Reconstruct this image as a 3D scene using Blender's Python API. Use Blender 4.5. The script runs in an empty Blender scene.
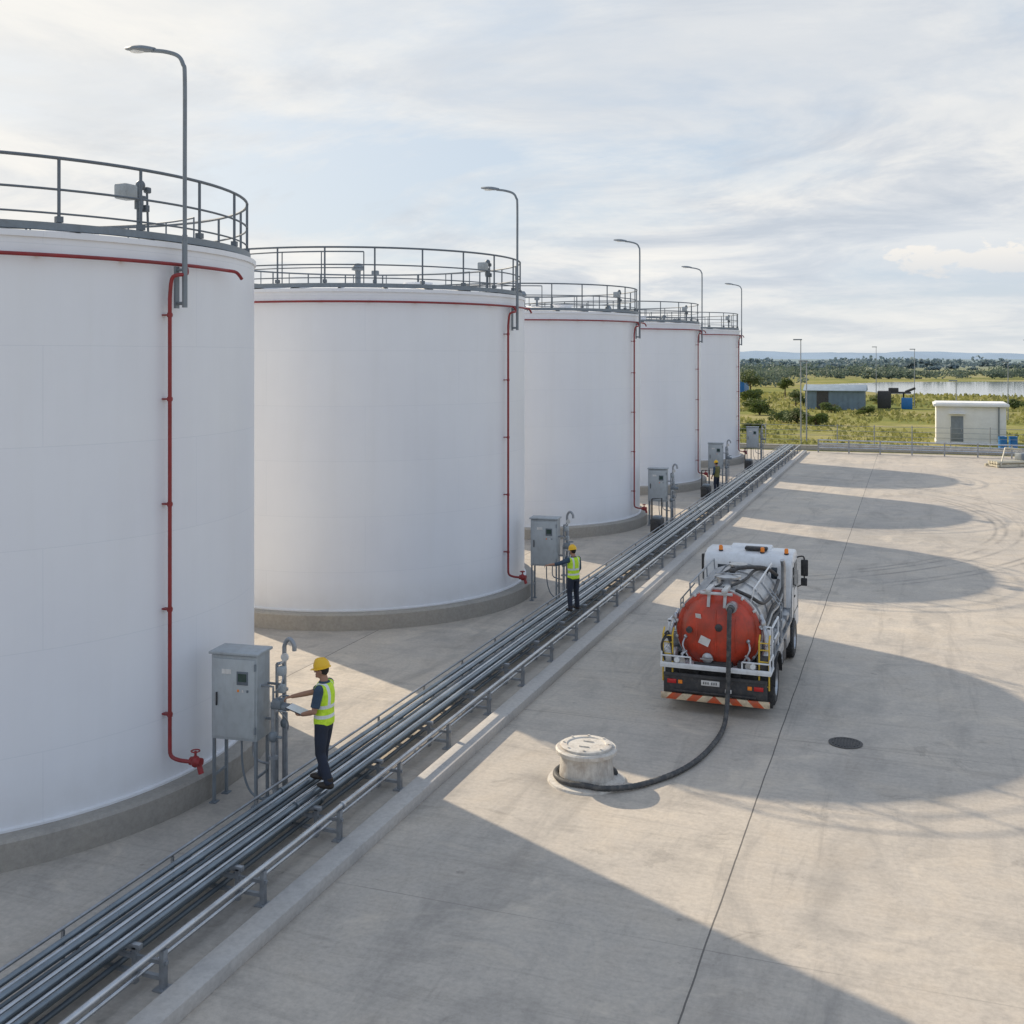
import bpy, bmesh, math, random
from mathutils import Vector, Matrix, noise, Euler
random.seed(7)
scene=bpy.context.scene
COL=scene.collection
R=math.radians

# ------------------------------------------------------------------ materials
def newmat(name):
    m=bpy.data.materials.new(name); m.use_nodes=True
    nt=m.node_tree; b=nt.nodes['Principled BSDF']
    return m,nt,b
def N(nt,t,**kw):
    n=nt.nodes.new(t)
    for k,v in kw.items(): setattr(n,k,v)
    return n
def ramp(nt,fac,stops):
    r=N(nt,'ShaderNodeValToRGB'); el=r.color_ramp.elements
    while len(el)>1: el.remove(el[-1])
    el[0].position=stops[0][0]; el[0].color=(*stops[0][1],1)
    for p,c in stops[1:]:
        e=el.new(p); e.color=(*c,1)
    nt.links.new(fac,r.inputs[0]); return r.outputs[0]
def noi(nt,vec,scale,detail=5,rough=.55,dist=0):
    n=N(nt,'ShaderNodeTexNoise'); n.inputs['Scale'].default_value=scale
    n.inputs['Detail'].default_value=detail; n.inputs['Roughness'].default_value=rough
    n.inputs['Distortion'].default_value=dist
    nt.links.new(vec,n.inputs['Vector']); return n.outputs[0]
def math_(nt,op,a,b=None,c=None,clamp=False):
    n=N(nt,'ShaderNodeMath',operation=op); n.use_clamp=clamp
    for i,x in enumerate((a,b,c)):
        if x is None: continue
        if isinstance(x,(int,float)): n.inputs[i].default_value=x
        else: nt.links.new(x,n.inputs[i])
    return n.outputs[0]
def mixc(nt,f,a,b,mode='MIX'):
    n=N(nt,'ShaderNodeMix',data_type='RGBA',blend_type=mode)
    for s,x in ((0,f),(6,a),(7,b)):
        if isinstance(x,(int,float)): n.inputs[s].default_value=x
        elif isinstance(x,tuple): n.inputs[s].default_value=(*x,1) if len(x)==3 else x
        else: nt.links.new(x,n.inputs[s])
    return n.outputs[2]
def mapping(nt,v,scale=(1,1,1),rot=(0,0,0),loc=(0,0,0)):
    m=N(nt,'ShaderNodeMapping'); m.inputs['Scale'].default_value=scale; m.inputs['Rotation'].default_value=rot; m.inputs['Location'].default_value=loc
    nt.links.new(v,m.inputs[0]); return m.outputs[0]
def pmat(name,col,rough=.5,metal=0,var=.12,scale=3,bump=0.0,bscale=40,dirt=0.0,dirtcol=(.12,.1,.08),streak=0.0):
    m,nt,b=newmat(name)
    tc=N(nt,'ShaderNodeTexCoord').outputs['Object']
    f=noi(nt,tc,scale)
    lo=tuple(c*(1-var) for c in col); hi=tuple(min(1,c*(1+var)) for c in col)
    c=ramp(nt,f,[(.3,lo),(.7,hi)])
    if dirt>0:
        g=noi(nt,tc,scale*2.3,8,.7)
        g=math_(nt,'MULTIPLY',ramp(nt,g,[(.46,(0,0,0)),(.72,(1,1,1))]),dirt)
        c=mixc(nt,g,c,dirtcol)
    if streak>0:
        g=noi(nt,mapping(nt,tc,(9,9,.9)),1.2,7,.65,.2)
        g=math_(nt,'MULTIPLY',ramp(nt,g,[(.5,(0,0,0)),(.68,(1,1,1))]),streak)
        c=mixc(nt,g,c,dirtcol)
    nt.links.new(c,b.inputs['Base Color'])
    rr=ramp(nt,f,[(.3,(rough*.85,)*3),(.7,(min(1,rough*1.15),)*3)])
    nt.links.new(rr,b.inputs['Roughness'])
    b.inputs['Metallic'].default_value=metal
    if bump>0:
        bn=N(nt,'ShaderNodeBump'); bn.inputs['Strength'].default_value=bump; bn.inputs['Distance'].default_value=.02
        nt.links.new(noi(nt,tc,bscale,4),bn.inputs['Height']); nt.links.new(bn.outputs[0],b.inputs['Normal'])
    return m

M={}
M['galv']=pmat('galvanised_steel',(.34,.36,.38),.42,.55,.2,5,dirt=.3)
M['pipe_a']=pmat('pipe_blue_grey',(.20,.24,.27),.30,.6,.2,2,dirt=.3)
M['pipe_b']=pmat('pipe_light_grey',(.52,.54,.56),.26,.8,.15,2,dirt=.3)
M['pipe_c']=pmat('pipe_dark_grey',(.09,.11,.125),.36,.5,.2,2,dirt=.25)
M['grey_paint']=pmat('grey_paint',(.21,.24,.265),.5,.2,.12,4,dirt=.25)
M['rail']=pmat('rail_paint',(.14,.165,.19),.5,.2,.12,4,dirt=.25)
M['cab_grey']=pmat('cabinet_paint',(.40,.43,.44),.5,.1,.08,3,dirt=.2,streak=.15)
M['cab_door']=pmat('cabinet_door_paint',(.44,.47,.475),.45,.1,.06,3,dirt=.15,streak=.15)
M['red']=pmat('red_paint',(.26,.022,.024),.45,0,.2,4,dirt=.25)
M['truck_red']=pmat('truck_red_paint',(.52,.058,.025),.38,0,.28,2.6,dirt=.5,dirtcol=(.17,.05,.03),bump=.15,bscale=8,streak=.4)
M['barrel']=pmat('barrel_worn_paint',(.58,.58,.57),.36,.2,.18,2.6,dirt=.42,dirtcol=(.24,.21,.18),bump=.12,bscale=7,streak=.40)
M['truck_white']=pmat('truck_white_paint',(.74,.75,.75),.33,0,.06,3,dirt=.25,dirtcol=(.34,.31,.27),bump=.05,bscale=8,streak=.15)
M['steel']=pmat('bright_steel',(.46,.47,.48),.33,.75,.2,4,dirt=.5,dirtcol=(.15,.12,.1))
M['black']=pmat('black_rubber',(.028,.028,.03),.65,0,.25,8,bump=.2,dirt=.5,dirtcol=(.13,.12,.1))
M['hose']=pmat('dusty_hose_rubber',(.05,.052,.054),.7,0,.3,4,bump=.2,dirt=.7,dirtcol=(.19,.175,.15))
M['dark']=pmat('dark_chassis',(.045,.045,.047),.6,.1,.3,5,dirt=.5,dirtcol=(.14,.12,.1))
M['glass']=pmat('dark_glass',(.02,.03,.04),.08,.1,.1,2)
M['yellow']=pmat('safety_yellow',(.7,.46,.04),.5,0,.15,5,dirt=.5)
M['helmet']=pmat('helmet_yellow',(.85,.50,.02),.35,0,.04,5)
M['orange']=pmat('beacon_orange',(.9,.25,.02),.25,0,.1,6)
M['lampred']=pmat('tail_lamp_red',(.5,.02,.02),.25,0,.1,6)
M['blue']=pmat('blue_plastic',(.02,.16,.42),.4,0,.1,4)
M['skin']=pmat('skin_tone',(.36,.19,.12),.55,0,.06,10)
M['navy']=pmat('navy_cloth',(.04,.07,.11),.85,0,.25,9,bump=.4,bscale=60)
M['denim']=pmat('dark_trousers',(.022,.028,.045),.9,0,.3,9,bump=.4,bscale=60)
M['boot']=pmat('boot_leather',(.03,.022,.016),.6,0,.2,9)
M['paper']=pmat('paper_white',(.78,.78,.76),.7,0,.03,9)
M['screen']=pmat('dark_screen',(.03,.06,.05),.15,0,.2,9)
M['hair']=pmat('dark_hair',(.02,.015,.012),.8)
M['olive']=pmat('faded_vest',(.16,.15,.05),.8,0,.2,9)
M['bwhite']=pmat('building_plaster',(.76,.75,.71),.8,0,.06,1.2,bump=.15,dirt=.15,dirtcol=(.4,.38,.33))
M['roofw']=pmat('roof_sheet_white',(.80,.80,.78),.5,0,.06,1.5)
M['shed']=pmat('shed_cladding',(.16,.22,.27),.6,.1,.15,1.5)
M['shedroof']=pmat('shed_roof',(.27,.33,.38),.5,.1,.15,1.5)
M['bark']=pmat('bark',(.10,.075,.05),.9,0,.3,6,bump=.5)
M['lampglass']=pmat('lamp_lens',(.75,.76,.74),.25,0,.04,5)
M['stickr']=pmat('sticker_white',(.7,.68,.64),.5,dirt=.3)
M['tubew']=pmat('cream_tube_paint',(.6,.55,.42),.5,dirt=.3)

def concrete(name,base,joints=False,rust=0):
    m,nt,b=newmat(name)
    tc=N(nt,'ShaderNodeTexCoord').outputs['Object']
    big=noi(nt,tc,.13,6,.6,.4)
    mid=noi(nt,tc,.9,8,.65,.2)
    fine=noi(nt,tc,14,6,.7)
    micro=noi(nt,tc,90,3,.6)
    B=base
    c=ramp(nt,big,[(.3,tuple(x*y for x,y in zip(B,(.80,.82,.85)))),(.5,B),(.72,tuple(x*y for x,y in zip(B,(1.14,1.12,1.08))))])
    c2=ramp(nt,mid,[(.25,(.72,.725,.735)),(.48,(1,1,1)),(.8,(1.0,.97,.93))])
    c=mixc(nt,1.0,c,c2,'MULTIPLY')
    c3=ramp(nt,fine,[(.25,(.78,.78,.78)),(.6,(1,1,1))])
    c=mixc(nt,1.0,c,c3,'MULTIPLY')
    h=math_(nt,'ADD',math_(nt,'MULTIPLY',fine,.6),math_(nt,'MULTIPLY',micro,.4))
    if rust>0:
        g=ramp(nt,noi(nt,tc,5,7,.7,.3),[(.5,(0,0,0)),(.66,(1,1,1))])
        c=mixc(nt,math_(nt,'MULTIPLY',g,rust),c,(.27,.17,.10))
        g=ramp(nt,noi(nt,mapping(nt,tc,(8,8,1.5)),1,6,.7,.3),[(.5,(0,0,0)),(.66,(1,1,1))])
        c=mixc(nt,math_(nt,'MULTIPLY',g,.35),c,(.2,.17,.14))
    if joints:
        sp=N(nt,'ShaderNodeSeparateXYZ'); nt.links.new(tc,sp.inputs[0])
        X,Y=sp.outputs[0],sp.outputs[1]
        st=noi(nt,mapping(nt,tc,(.9,.28,1)),1.0,9,.68,.9)
        st=ramp(nt,st,[(.50,(0,0,0)),(.66,(1,1,1))])
        c=mixc(nt,math_(nt,'MULTIPLY',st,.46),c,(B[0]*.48,B[1]*.49,B[2]*.51))
        sc=noi(nt,mapping(nt,tc,(.16,1.1,1),(0,0,-.5)),1.3,10,.75,1.6)
        sc=ramp(nt,sc,[(.54,(0,0,0)),(.66,(1,1,1))])
        c=mixc(nt,math_(nt,'MULTIPLY',sc,.36),c,(B[0]*.45,B[1]*.45,B[2]*.46))
        sc=noi(nt,mapping(nt,tc,(1.6,.10,1),(0,0,.10)),1.2,9,.7,.7)
        sc=ramp(nt,sc,[(.57,(0,0,0)),(.66,(1,1,1))])
        c=mixc(nt,math_(nt,'MULTIPLY',sc,.30),c,(B[0]*.45,B[1]*.45,B[2]*.46))
        sl=noi(nt,tc,.42,10,.72,1.0); sl=ramp(nt,sl,[(.60,(0,0,0)),(.63,(1,1,1)),(.70,(.5,.5,.5))])
        c=mixc(nt,math_(nt,'MULTIPLY',sl,.34),c,(B[0]*.4,B[1]*.4,B[2]*.4))
        lt=noi(nt,tc,.55,8,.7,1.2); lt=ramp(nt,lt,[(.54,(0,0,0)),(.68,(1,1,1))])
        c=mixc(nt,math_(nt,'MULTIPLY',lt,.45),c,(min(.8,B[0]*1.32),min(.8,B[1]*1.28),B[2]*1.2))
        sp2=noi(nt,tc,3.3,4,.5,.3)
        sp2=ramp(nt,sp2,[(.70,(0,0,0)),(.78,(1,1,1))])
        c=mixc(nt,math_(nt,'MULTIPLY',sp2,.4),c,(.08,.075,.07))
        br=noi(nt,mapping(nt,tc,(.35,6,1),(0,0,.12)),2.0,5,.6,.1)
        c=mixc(nt,1.0,c,ramp(nt,br,[(.3,(.92,.92,.92)),(.6,(1,1,1))]),'MULTIPLY')
        wob=math_(nt,'MULTIPLY',math_(nt,'SUBTRACT',noi(nt,tc,.8,3),.5),.04)
        def joint(src,off,period,w):
            a=math_(nt,'ADD',math_(nt,'ADD',src,off),wob)
            a=math_(nt,'MODULO',math_(nt,'ADD',a,period*50),period)
            a=math_(nt,'ABSOLUTE',math_(nt,'SUBTRACT',a,period/2))
            return math_(nt,'LESS_THAN',a,w)
        j1=joint(X,2.14+4.9,9.8,.010)
        j2=joint(Y,-1.4,7.1,.010)
        c=mixc(nt,math_(nt,'MULTIPLY',j1,.8),c,(.045,.042,.04))
        jm=noi(nt,tc,.35,3); jm=ramp(nt,jm,[(.4,(.2,)*3),(.6,(.75,)*3)])
        c=mixc(nt,math_(nt,'MULTIPLY',j2,math_(nt,'MULTIPLY',jm,.6)),c,(.1,.095,.09))
        fl=N(nt,'ShaderNodeTexBrick'); fl.offset=0; fl.squash=1
        fl.inputs['Color1'].default_value=(.94,.94,.95,1); fl.inputs['Color2'].default_value=(1.05,1.04,1.02,1); fl.inputs['Mortar'].default_value=(1,1,1,1)
        fl.inputs['Scale'].default_value=1; fl.inputs['Mortar Size'].default_value=0; fl.inputs['Brick Width'].default_value=9.8; fl.inputs['Row Height'].default_value=7.1
        nt.links.new(mapping(nt,tc,loc=(2.14+9.8*5,-1.4+3.55+7.1*10,0)),fl.inputs['Vector'])
        c=mixc(nt,1.0,c,fl.outputs[0],'MULTIPLY')
        for (cx,cy,rr,k) in ((-12,46,(15.0,15.35,15.9,16.9,17.25),.6),(-8,30,(11.2,11.5),.12)):
            dx=math_(nt,'SUBTRACT',X,cx); dy=math_(nt,'SUBTRACT',Y,cy)
            d=math_(nt,'SQRT',math_(nt,'ADD',math_(nt,'MULTIPLY',dx,dx),math_(nt,'MULTIPLY',dy,dy)))
            tot=None
            for r_ in rr:
                t=math_(nt,'SUBTRACT',1.0,math_(nt,'DIVIDE',math_(nt,'ABSOLUTE',math_(nt,'SUBTRACT',d,r_)),.11),clamp=True)
                tot=t if tot is None else math_(nt,'ADD',tot,t)
            tm=ramp(nt,noi(nt,tc,.3,5,.7),[(.40,(.1,.1,.1)),(.58,(1,1,1))])
            tm=math_(nt,'MULTIPLY',tm,math_(nt,'GREATER_THAN',Y,33 if cx==-12 else 24))
            c=mixc(nt,math_(nt,'MULTIPLY',math_(nt,'MULTIPLY',tot,tm),k,clamp=True),c,(.12,.115,.11))
    nt.links.new(c,b.inputs['Base Color'])
    rr=ramp(nt,mid,[(.3,(.5,)*3),(.7,(.75,)*3)]); nt.links.new(rr,b.inputs['Roughness'])
    b.inputs['Specular IOR Level'].default_value=.45
    bn=N(nt,'ShaderNodeBump'); bn.inputs['Strength'].default_value=.4; bn.inputs['Distance'].default_value=.012
    nt.links.new(h,bn.inputs['Height']); nt.links.new(bn.outputs[0],b.inputs['Normal'])
    return m
M['yard']=concrete('yard_concrete',(.52,.468,.40),joints=True)
M['conc']=concrete('cast_concrete',(.37,.34,.295))
M['kerbc']=concrete('kerb_concrete',(.48,.455,.42))
M['manc']=concrete('pale_concrete',(.66,.62,.55),rust=.35)

def tank_paint():
    m,nt,b=newmat('tank_white_paint')
    tc=N(nt,'ShaderNodeTexCoord').outputs['Object']
    sp=N(nt,'ShaderNodeSeparateXYZ'); nt.links.new(tc,sp.inputs[0])
    ang=math_(nt,'MULTIPLY',math_(nt,'ARCTAN2',sp.outputs[1],sp.outputs[0]),4.7)
    cb=N(nt,'ShaderNodeCombineXYZ'); nt.links.new(ang,cb.inputs[0]); nt.links.new(sp.outputs[2],cb.inputs[1])
    br=N(nt,'ShaderNodeTexBrick'); nt.links.new(cb.outputs[0],br.inputs['Vector'])
    br.inputs['Scale'].default_value=1; br.inputs['Brick Width'].default_value=4.92; br.inputs['Row Height'].default_value=1.33
    br.inputs['Mortar Size'].default_value=.006; br.inputs['Mortar Smooth'].default_value=.4
    br.inputs['Color1'].default_value=(.81,.82,.84,1); br.inputs['Color2'].default_value=(.822,.83,.845,1); br.inputs['Mortar'].default_value=(.75,.765,.79,1)
    st=noi(nt,mapping(nt,cb.outputs[0],(1.6,.12,1)),1.3,6,.6,.1)
    c=mixc(nt,1.0,br.outputs[0],ramp(nt,st,[(.3,(.975,.972,.965)),(.55,(1,1,1))]),'MULTIPLY')
    cl=noi(nt,cb.outputs[0],.5,5,.6); c=mixc(nt,1.0,c,ramp(nt,cl,[(.3,(.96,.96,.97)),(.6,(1,1,1))]),'MULTIPLY')
    dr=noi(nt,mapping(nt,cb.outputs[0],(5,.25,1)),1.5,7,.7,.1); dr=ramp(nt,dr,[(.60,(0,0,0)),(.72,(1,1,1))])
    tp=math_(nt,'DIVIDE',math_(nt,'SUBTRACT',sp.outputs[2],6.2),2.0,clamp=True)
    c=mixc(nt,math_(nt,'MULTIPLY',math_(nt,'MULTIPLY',dr,tp),.16),c,(.45,.40,.34))
    lo=math_(nt,'SUBTRACT',1.0,math_(nt,'DIVIDE',math_(nt,'SUBTRACT',sp.outputs[2],.4),.7,clamp=True),clamp=True)
    g=math_(nt,'MULTIPLY',math_(nt,'MULTIPLY',lo,noi(nt,cb.outputs[0],2.5,6,.7)),.45)
    c=mixc(nt,g,c,(.5,.46,.4))
    nt.links.new(c,b.inputs['Base Color']); b.inputs['Roughness'].default_value=.36
    bn=N(nt,'ShaderNodeBump'); bn.inputs['Strength'].default_value=.2; bn.inputs['Distance'].default_value=.02
    hh=math_(nt,'ADD',math_(nt,'MULTIPLY',br.outputs[1],-.5),math_(nt,'MULTIPLY',noi(nt,cb.outputs[0],.5,1),.5))
    nt.links.new(hh,bn.inputs['Height']); nt.links.new(bn.outputs[0],b.inputs['Normal'])
    return m
M['tank']=tank_paint()

def vest_mat():
    m,nt,b=newmat('hi_vis_fabric')
    tc=N(nt,'ShaderNodeTexCoord').outputs['Object']
    sp=N(nt,'ShaderNodeSeparateXYZ'); nt.links.new(tc,sp.inputs[0])
    X,Z=sp.outputs[0],sp.outputs[2]
    def band(s,c,w): return math_(nt,'LESS_THAN',math_(nt,'ABSOLUTE',math_(nt,'SUBTRACT',s,c)),w)
    a=math_(nt,'MAXIMUM',band(Z,1.03,.025),band(Z,1.17,.025))
    v=math_(nt,'MULTIPLY',band(math_(nt,'ABSOLUTE',X),.10,.024),math_(nt,'GREATER_THAN',Z,1.17))
    a=math_(nt,'MAXIMUM',a,v)
    f=noi(nt,tc,14,4)
    base=ramp(nt,f,[(.3,(.50,.75,.02)),(.7,(.68,.92,.05))])
    c=mixc(nt,a,base,(.72,.74,.72))
    nt.links.new(c,b.inputs['Base Color']); b.inputs['Roughness'].default_value=.7
    bn=N(nt,'ShaderNodeBump'); bn.inputs['Strength'].default_value=.7; bn.inputs['Distance'].default_value=.03
    nt.links.new(noi(nt,tc,11,3),bn.inputs['Height']); nt.links.new(bn.outputs[0],b.inputs['Normal'])
    return m
M['vest']=vest_mat()
def stripes():
    m,nt,b=newmat('warning_chevrons')
    tc=N(nt,'ShaderNodeTexCoord').outputs['Object']
    sp=N(nt,'ShaderNodeSeparateXYZ'); nt.links.new(tc,sp.inputs[0])
    s=math_(nt,'ADD',math_(nt,'ABSOLUTE',sp.outputs[0]),sp.outputs[2])
    s=math_(nt,'FRACT',math_(nt,'MULTIPLY',s,2.6)); s=math_(nt,'GREATER_THAN',s,.5)
    c=mixc(nt,s,(.70,.55,.36),(.60,.09,.02))
    d=ramp(nt,noi(nt,tc,6,6,.7),[(.45,(0,0,0)),(.7,(.6,.6,.6))]); c=mixc(nt,d,c,(.15,.12,.1))
    nt.links.new(c,b.inputs['Base Color']); b.inputs['Roughness'].default_value=.4
    return m
M['chev']=stripes()
def leaf(name,a,b_,scale=.5,tr=.35):
    m,nt,b=newmat(name)
    tc=N(nt,'ShaderNodeTexCoord').outputs['Object']
    f=noi(nt,tc,scale,4,.7)
    c=ramp(nt,f,[(.3,a),(.7,b_)])
    nt.links.new(c,b.inputs['Base Color']); b.inputs['Roughness'].default_value=.7
    t=N(nt,'ShaderNodeBsdfTranslucent'); nt.links.new(c,t.inputs[0])
    mx=N(nt,'ShaderNodeMixShader'); mx.inputs[0].default_value=tr
    nt.links.new(b.outputs[0],mx.inputs[1]); nt.links.new(t.outputs[0],mx.inputs[2])
    nt.links.new(mx.outputs[0],nt.nodes['Material Output'].inputs[0])
    return m
M['leaf']=leaf('foliage',(.05,.085,.025),(.15,.19,.055),1.2)
M['grassb']=leaf('tall_grass',(.17,.19,.055),(.36,.34,.12),.15,.45)
M['farleaf']=leaf('distant_foliage',(.10,.145,.115),(.15,.19,.14),.05)  # distance haze painted in as a paler, bluer leaf colour
M['farleaf2']=leaf('far_woodland_foliage',(.15,.21,.235),(.19,.25,.27),.02)  # stronger haze baked into the leaf colour for the farther woods

def terrain_mat():
    m,nt,b=newmat('grassland')
    tc=N(nt,'ShaderNodeTexCoord').outputs['Object']
    a=noi(nt,tc,.035,6,.65,.5); d=noi(nt,tc,.4,7,.7); e=noi(nt,tc,4,4,.7)
    c=ramp(nt,a,[(.32,(.15,.185,.055)),(.47,(.28,.28,.085)),(.6,(.40,.35,.17)),(.72,(.18,.22,.07))])
    c=mixc(nt,1.0,c,ramp(nt,d,[(.3,(.6,.65,.55)),(.7,(1.15,1.1,1.05))]),'MULTIPLY')
    c=mixc(nt,1.0,c,ramp(nt,e,[(.3,(.75,.75,.75)),(.7,(1.1,1.1,1.1))]),'MULTIPLY')
    sp=N(nt,'ShaderNodeSeparateXYZ'); nt.links.new(tc,sp.inputs[0])
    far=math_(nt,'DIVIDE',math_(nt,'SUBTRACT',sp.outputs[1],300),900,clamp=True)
    c=mixc(nt,math_(nt,'MULTIPLY',far,.9,clamp=True),c,(.22,.29,.32))  # bluish aerial haze painted into the grass colour, growing with distance
    nt.links.new(c,b.inputs['Base Color']); b.inputs['Roughness'].default_value=.95
    b.inputs['Specular IOR Level'].default_value=.1
    bn=N(nt,'ShaderNodeBump'); bn.inputs['Strength'].default_value=.6; bn.inputs['Distance'].default_value=.3
    nt.links.new(d,bn.inputs['Height']); nt.links.new(bn.outputs[0],b.inputs['Normal'])
    return m
M['terrain']=terrain_mat()
M['hills']=pmat('haze_tinted_hills',(.24,.33,.43),.95,0,.10,.004)  # atmospheric haze is baked into this blue base colour
mw,ntw,bw=newmat('lake_water')
bw.inputs['Base Color'].default_value=(.16,.19,.21,1); bw.inputs['Roughness'].default_value=.1
tcw=N(ntw,'ShaderNodeTexCoord').outputs['Object']
bnw=N(ntw,'ShaderNodeBump'); bnw.inputs['Strength'].default_value=.04; bnw.inputs['Distance'].default_value=.1
ntw.links.new(noi(ntw,tcw,.8,4),bnw.inputs['Height']); ntw.links.new(bnw.outputs[0],bw.inputs['Normal'])
M['water']=mw

# ------------------------------------------------------------------ mesh builder
def catmull(pts,n=6):
    P=[Vector(p) for p in pts]; out=[]
    for i in range(len(P)-1):
        p0=P[max(i-1,0)];p1=P[i];p2=P[i+1];p3=P[min(i+2,len(P)-1)]
        for k in range(n):
            t=k/n
            out.append(.5*((2*p1)+(-p0+p2)*t+(2*p0-5*p1+4*p2-p3)*t*t+(-p0+3*p1-3*p2+p3)*t**3))
    out.append(P[-1]); return out
class MB:
    def __init__(s): s.bm=bmesh.new()
    def merge(s,tmp,m=0,mat=None):
        if mat is not None: bmesh.ops.transform(tmp,matrix=mat,verts=tmp.verts)
        for f in tmp.faces: f.material_index=m
        me=bpy.data.meshes.new('tmp'); tmp.to_mesh(me); tmp.free(); s.bm.from_mesh(me); bpy.data.meshes.remove(me); return s
    def box(s,c,size,m=0,bev=0.0,rot=None):
        t=bmesh.new(); bmesh.ops.create_cube(t,size=1)
        bmesh.ops.scale(t,vec=Vector(size),verts=t.verts)
        if bev>0: bmesh.ops.bevel(t,geom=t.edges[:],offset=bev,segments=2,affect='EDGES',profile=.5)
        mt=Matrix.Translation(Vector(c))
        if rot: mt=mt@Euler(rot).to_matrix().to_4x4()
        return s.merge(t,m,mt)
    def loft(s,rings,m=0,cap=True,closed=False):
        bm=s.bm; L=[]
        for r in rings: L.append([bm.verts.new(Vector(p)) for p in r])
        n=len(L[0]); K=len(L)
        for i in range(K if closed else K-1):
            a=L[i]; b=L[(i+1)%K]
            for j in range(n):
                f=bm.faces.new((a[j],a[(j+1)%n],b[(j+1)%n],b[j])); f.material_index=m
        if cap and not closed:
            f=bm.faces.new(L[0][::-1]); f.material_index=m
            f=bm.faces.new(L[-1]); f.material_index=m
        return s
    def tube(s,path,r,seg=10,m=0,cap=True,closed=False):
        P=[Vector(p) for p in path]; n=len(P); rings=[]
        rr=r if isinstance(r,(list,tuple)) else [r]*n
        def tang(i):
            if closed: return (P[(i+1)%n]-P[i-1]).normalized()
            a=P[max(i-1,0)];b=P[min(i+1,n-1)]; return (b-a).normalized()
        t=tang(0); up=Vector((0,0,1)) if abs(t.z)<.9 else Vector((1,0,0))
        u=(up-t*up.dot(t)).normalized()
        for i in range(n):
            t=tang(i); u=(u-t*u.dot(t)).normalized(); v=t.cross(u)
            rings.append([P[i]+(u*math.cos(a)+v*math.sin(a))*rr[i] for a in [2*math.pi*k/seg for k in range(seg)]])
        return s.loft(rings,m,cap,closed)
    def lathe(s,prof,c=(0,0,0),seg=32,m=0,mat=None,a0=0,a1=2*math.pi):
        t=bmesh.new(); full=abs(a1-a0-2*math.pi)<1e-6
        cnt=seg if full else seg+1
        rings=[]
        for k in range(cnt):
            a=a0+(a1-a0)*k/seg
            rings.append([t.verts.new((r*math.cos(a),r*math.sin(a),z)) for r,z in prof])
        for k in range(seg):
            A=rings[k];B_=rings[(k+1)%cnt]
            for j in range(len(prof)-1):
                vs=[A[j],B_[j],B_[j+1],A[j+1]]
                try: t.faces.new(vs)
                except: pass
        bmesh.ops.remove_doubles(t,verts=t.verts,dist=1e-5)
        mm=Matrix.Translation(Vector(c))
        if mat is not None: mm=mm@mat
        return s.merge(t,m,mm)
    def ell(s,c,rad,m=0,seg=16,rot=None):
        t=bmesh.new(); bmesh.ops.create_uvsphere(t,u_segments=seg,v_segments=max(8,seg//2),radius=1)
        mm=Matrix.Translation(Vector(c))
        if rot is not None: mm=mm@rot
        mm=mm@Matrix.Diagonal((*rad,1))
        return s.merge(t,m,mm)
    def ring(s,c,R_,r,seg=64,m=0,sec=8,a0=0,a1=2*math.pi):
        full=abs(a1-a0-2*math.pi)<1e-6
        n=seg if full else seg+1
        pts=[(c[0]+R_*math.cos(a0+(a1-a0)*k/seg),c[1]+R_*math.sin(a0+(a1-a0)*k/seg),c[2]) for k in range(n)]
        return s.tube(pts,r,sec,m,True,full)
    def quad(s,p,m=0):
        f=s.bm.faces.new([s.bm.verts.new(Vector(q)) for q in p]); f.material_index=m; return s
    def mesh(s,name,mats,smooth=True,angle=35,fixn=True):
        if fixn: bmesh.ops.recalc_face_normals(s.bm,faces=s.bm.faces)
        me=bpy.data.meshes.new(name); s.bm.to_mesh(me); s.bm.free()
        for k in mats: me.materials.append(M[k])
        if smooth:
            me.polygons.foreach_set('use_smooth',[True]*len(me.polygons))
            me.set_sharp_from_angle(angle=R(angle))
        return me
    def obj(s,name,mats,parent=None,loc=(0,0,0),smooth=True,angle=35,fixn=True,label=None):
        if isinstance(mats,str): mats=[mats]
        me=s.mesh(name,mats,smooth,angle,fixn)
        o=bpy.data.objects.new(name,me); COL.objects.link(o)
        o.location=loc
        if parent is not None: link(o,parent)
        if label: o['label']=label
        return o
KIDS={}
def link(o,p):
    o.parent=p; KIDS.setdefault(p.name,[]).append(o)
def root(name,loc,label,cat,group=None,rotz=0):
    o=bpy.data.objects.new(name,None); COL.objects.link(o); o.empty_display_size=.3
    o.location=loc; o.rotation_euler=(0,0,rotz); tag(o,label,cat,group); return o
def tag(o,label,cat,group=None):
    o['label']=label; o['category']=cat
    if group: o['group']=group
def cp(o,parent=None,loc=None):
    n=o.copy(); COL.objects.link(n)
    if loc is not None: n.location=loc
    if parent is not None: link(n,parent)
    for k in KIDS.get(o.name,[]): cp(k,n)
    return n

# ------------------------------------------------------------------ setting
def sheet(name,pts,z,mat,kind='structure'):
    b=MB(); b.quad([(x,y,z) for x,y in pts]); o=b.obj(name,mat,smooth=False,fixn=False); o['kind']=kind; return o
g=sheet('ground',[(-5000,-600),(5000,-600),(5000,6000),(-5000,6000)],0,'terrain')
g['label']='flat grassland reaching the horizon'; g['category']='ground'
y_=sheet('concrete_yard',[(-60,-40),(45,-40),(45,78.6),(-60,78.6)],.004,'yard')
y_['label']='pale stained concrete yard with expansion joints'; y_['category']='pavement'
lake=[(-16,240),(-8,224),(-3,206),(14,186),(40,176),(90,170),(160,190),(190,300),(90,330),(27,318),(-6,300),(-20,268)]
lk=[]
for i in range(len(lake)):
    a=Vector(lake[i]); c_=Vector(lake[(i+1)%len(lake)])
    for k in range(6):
        p=a.lerp(c_,k/6); n_=noise.noise(Vector((p.x*.06,p.y*.06,0)))*4; lk.append((p.x+n_,p.y+n_*1.3))
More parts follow.
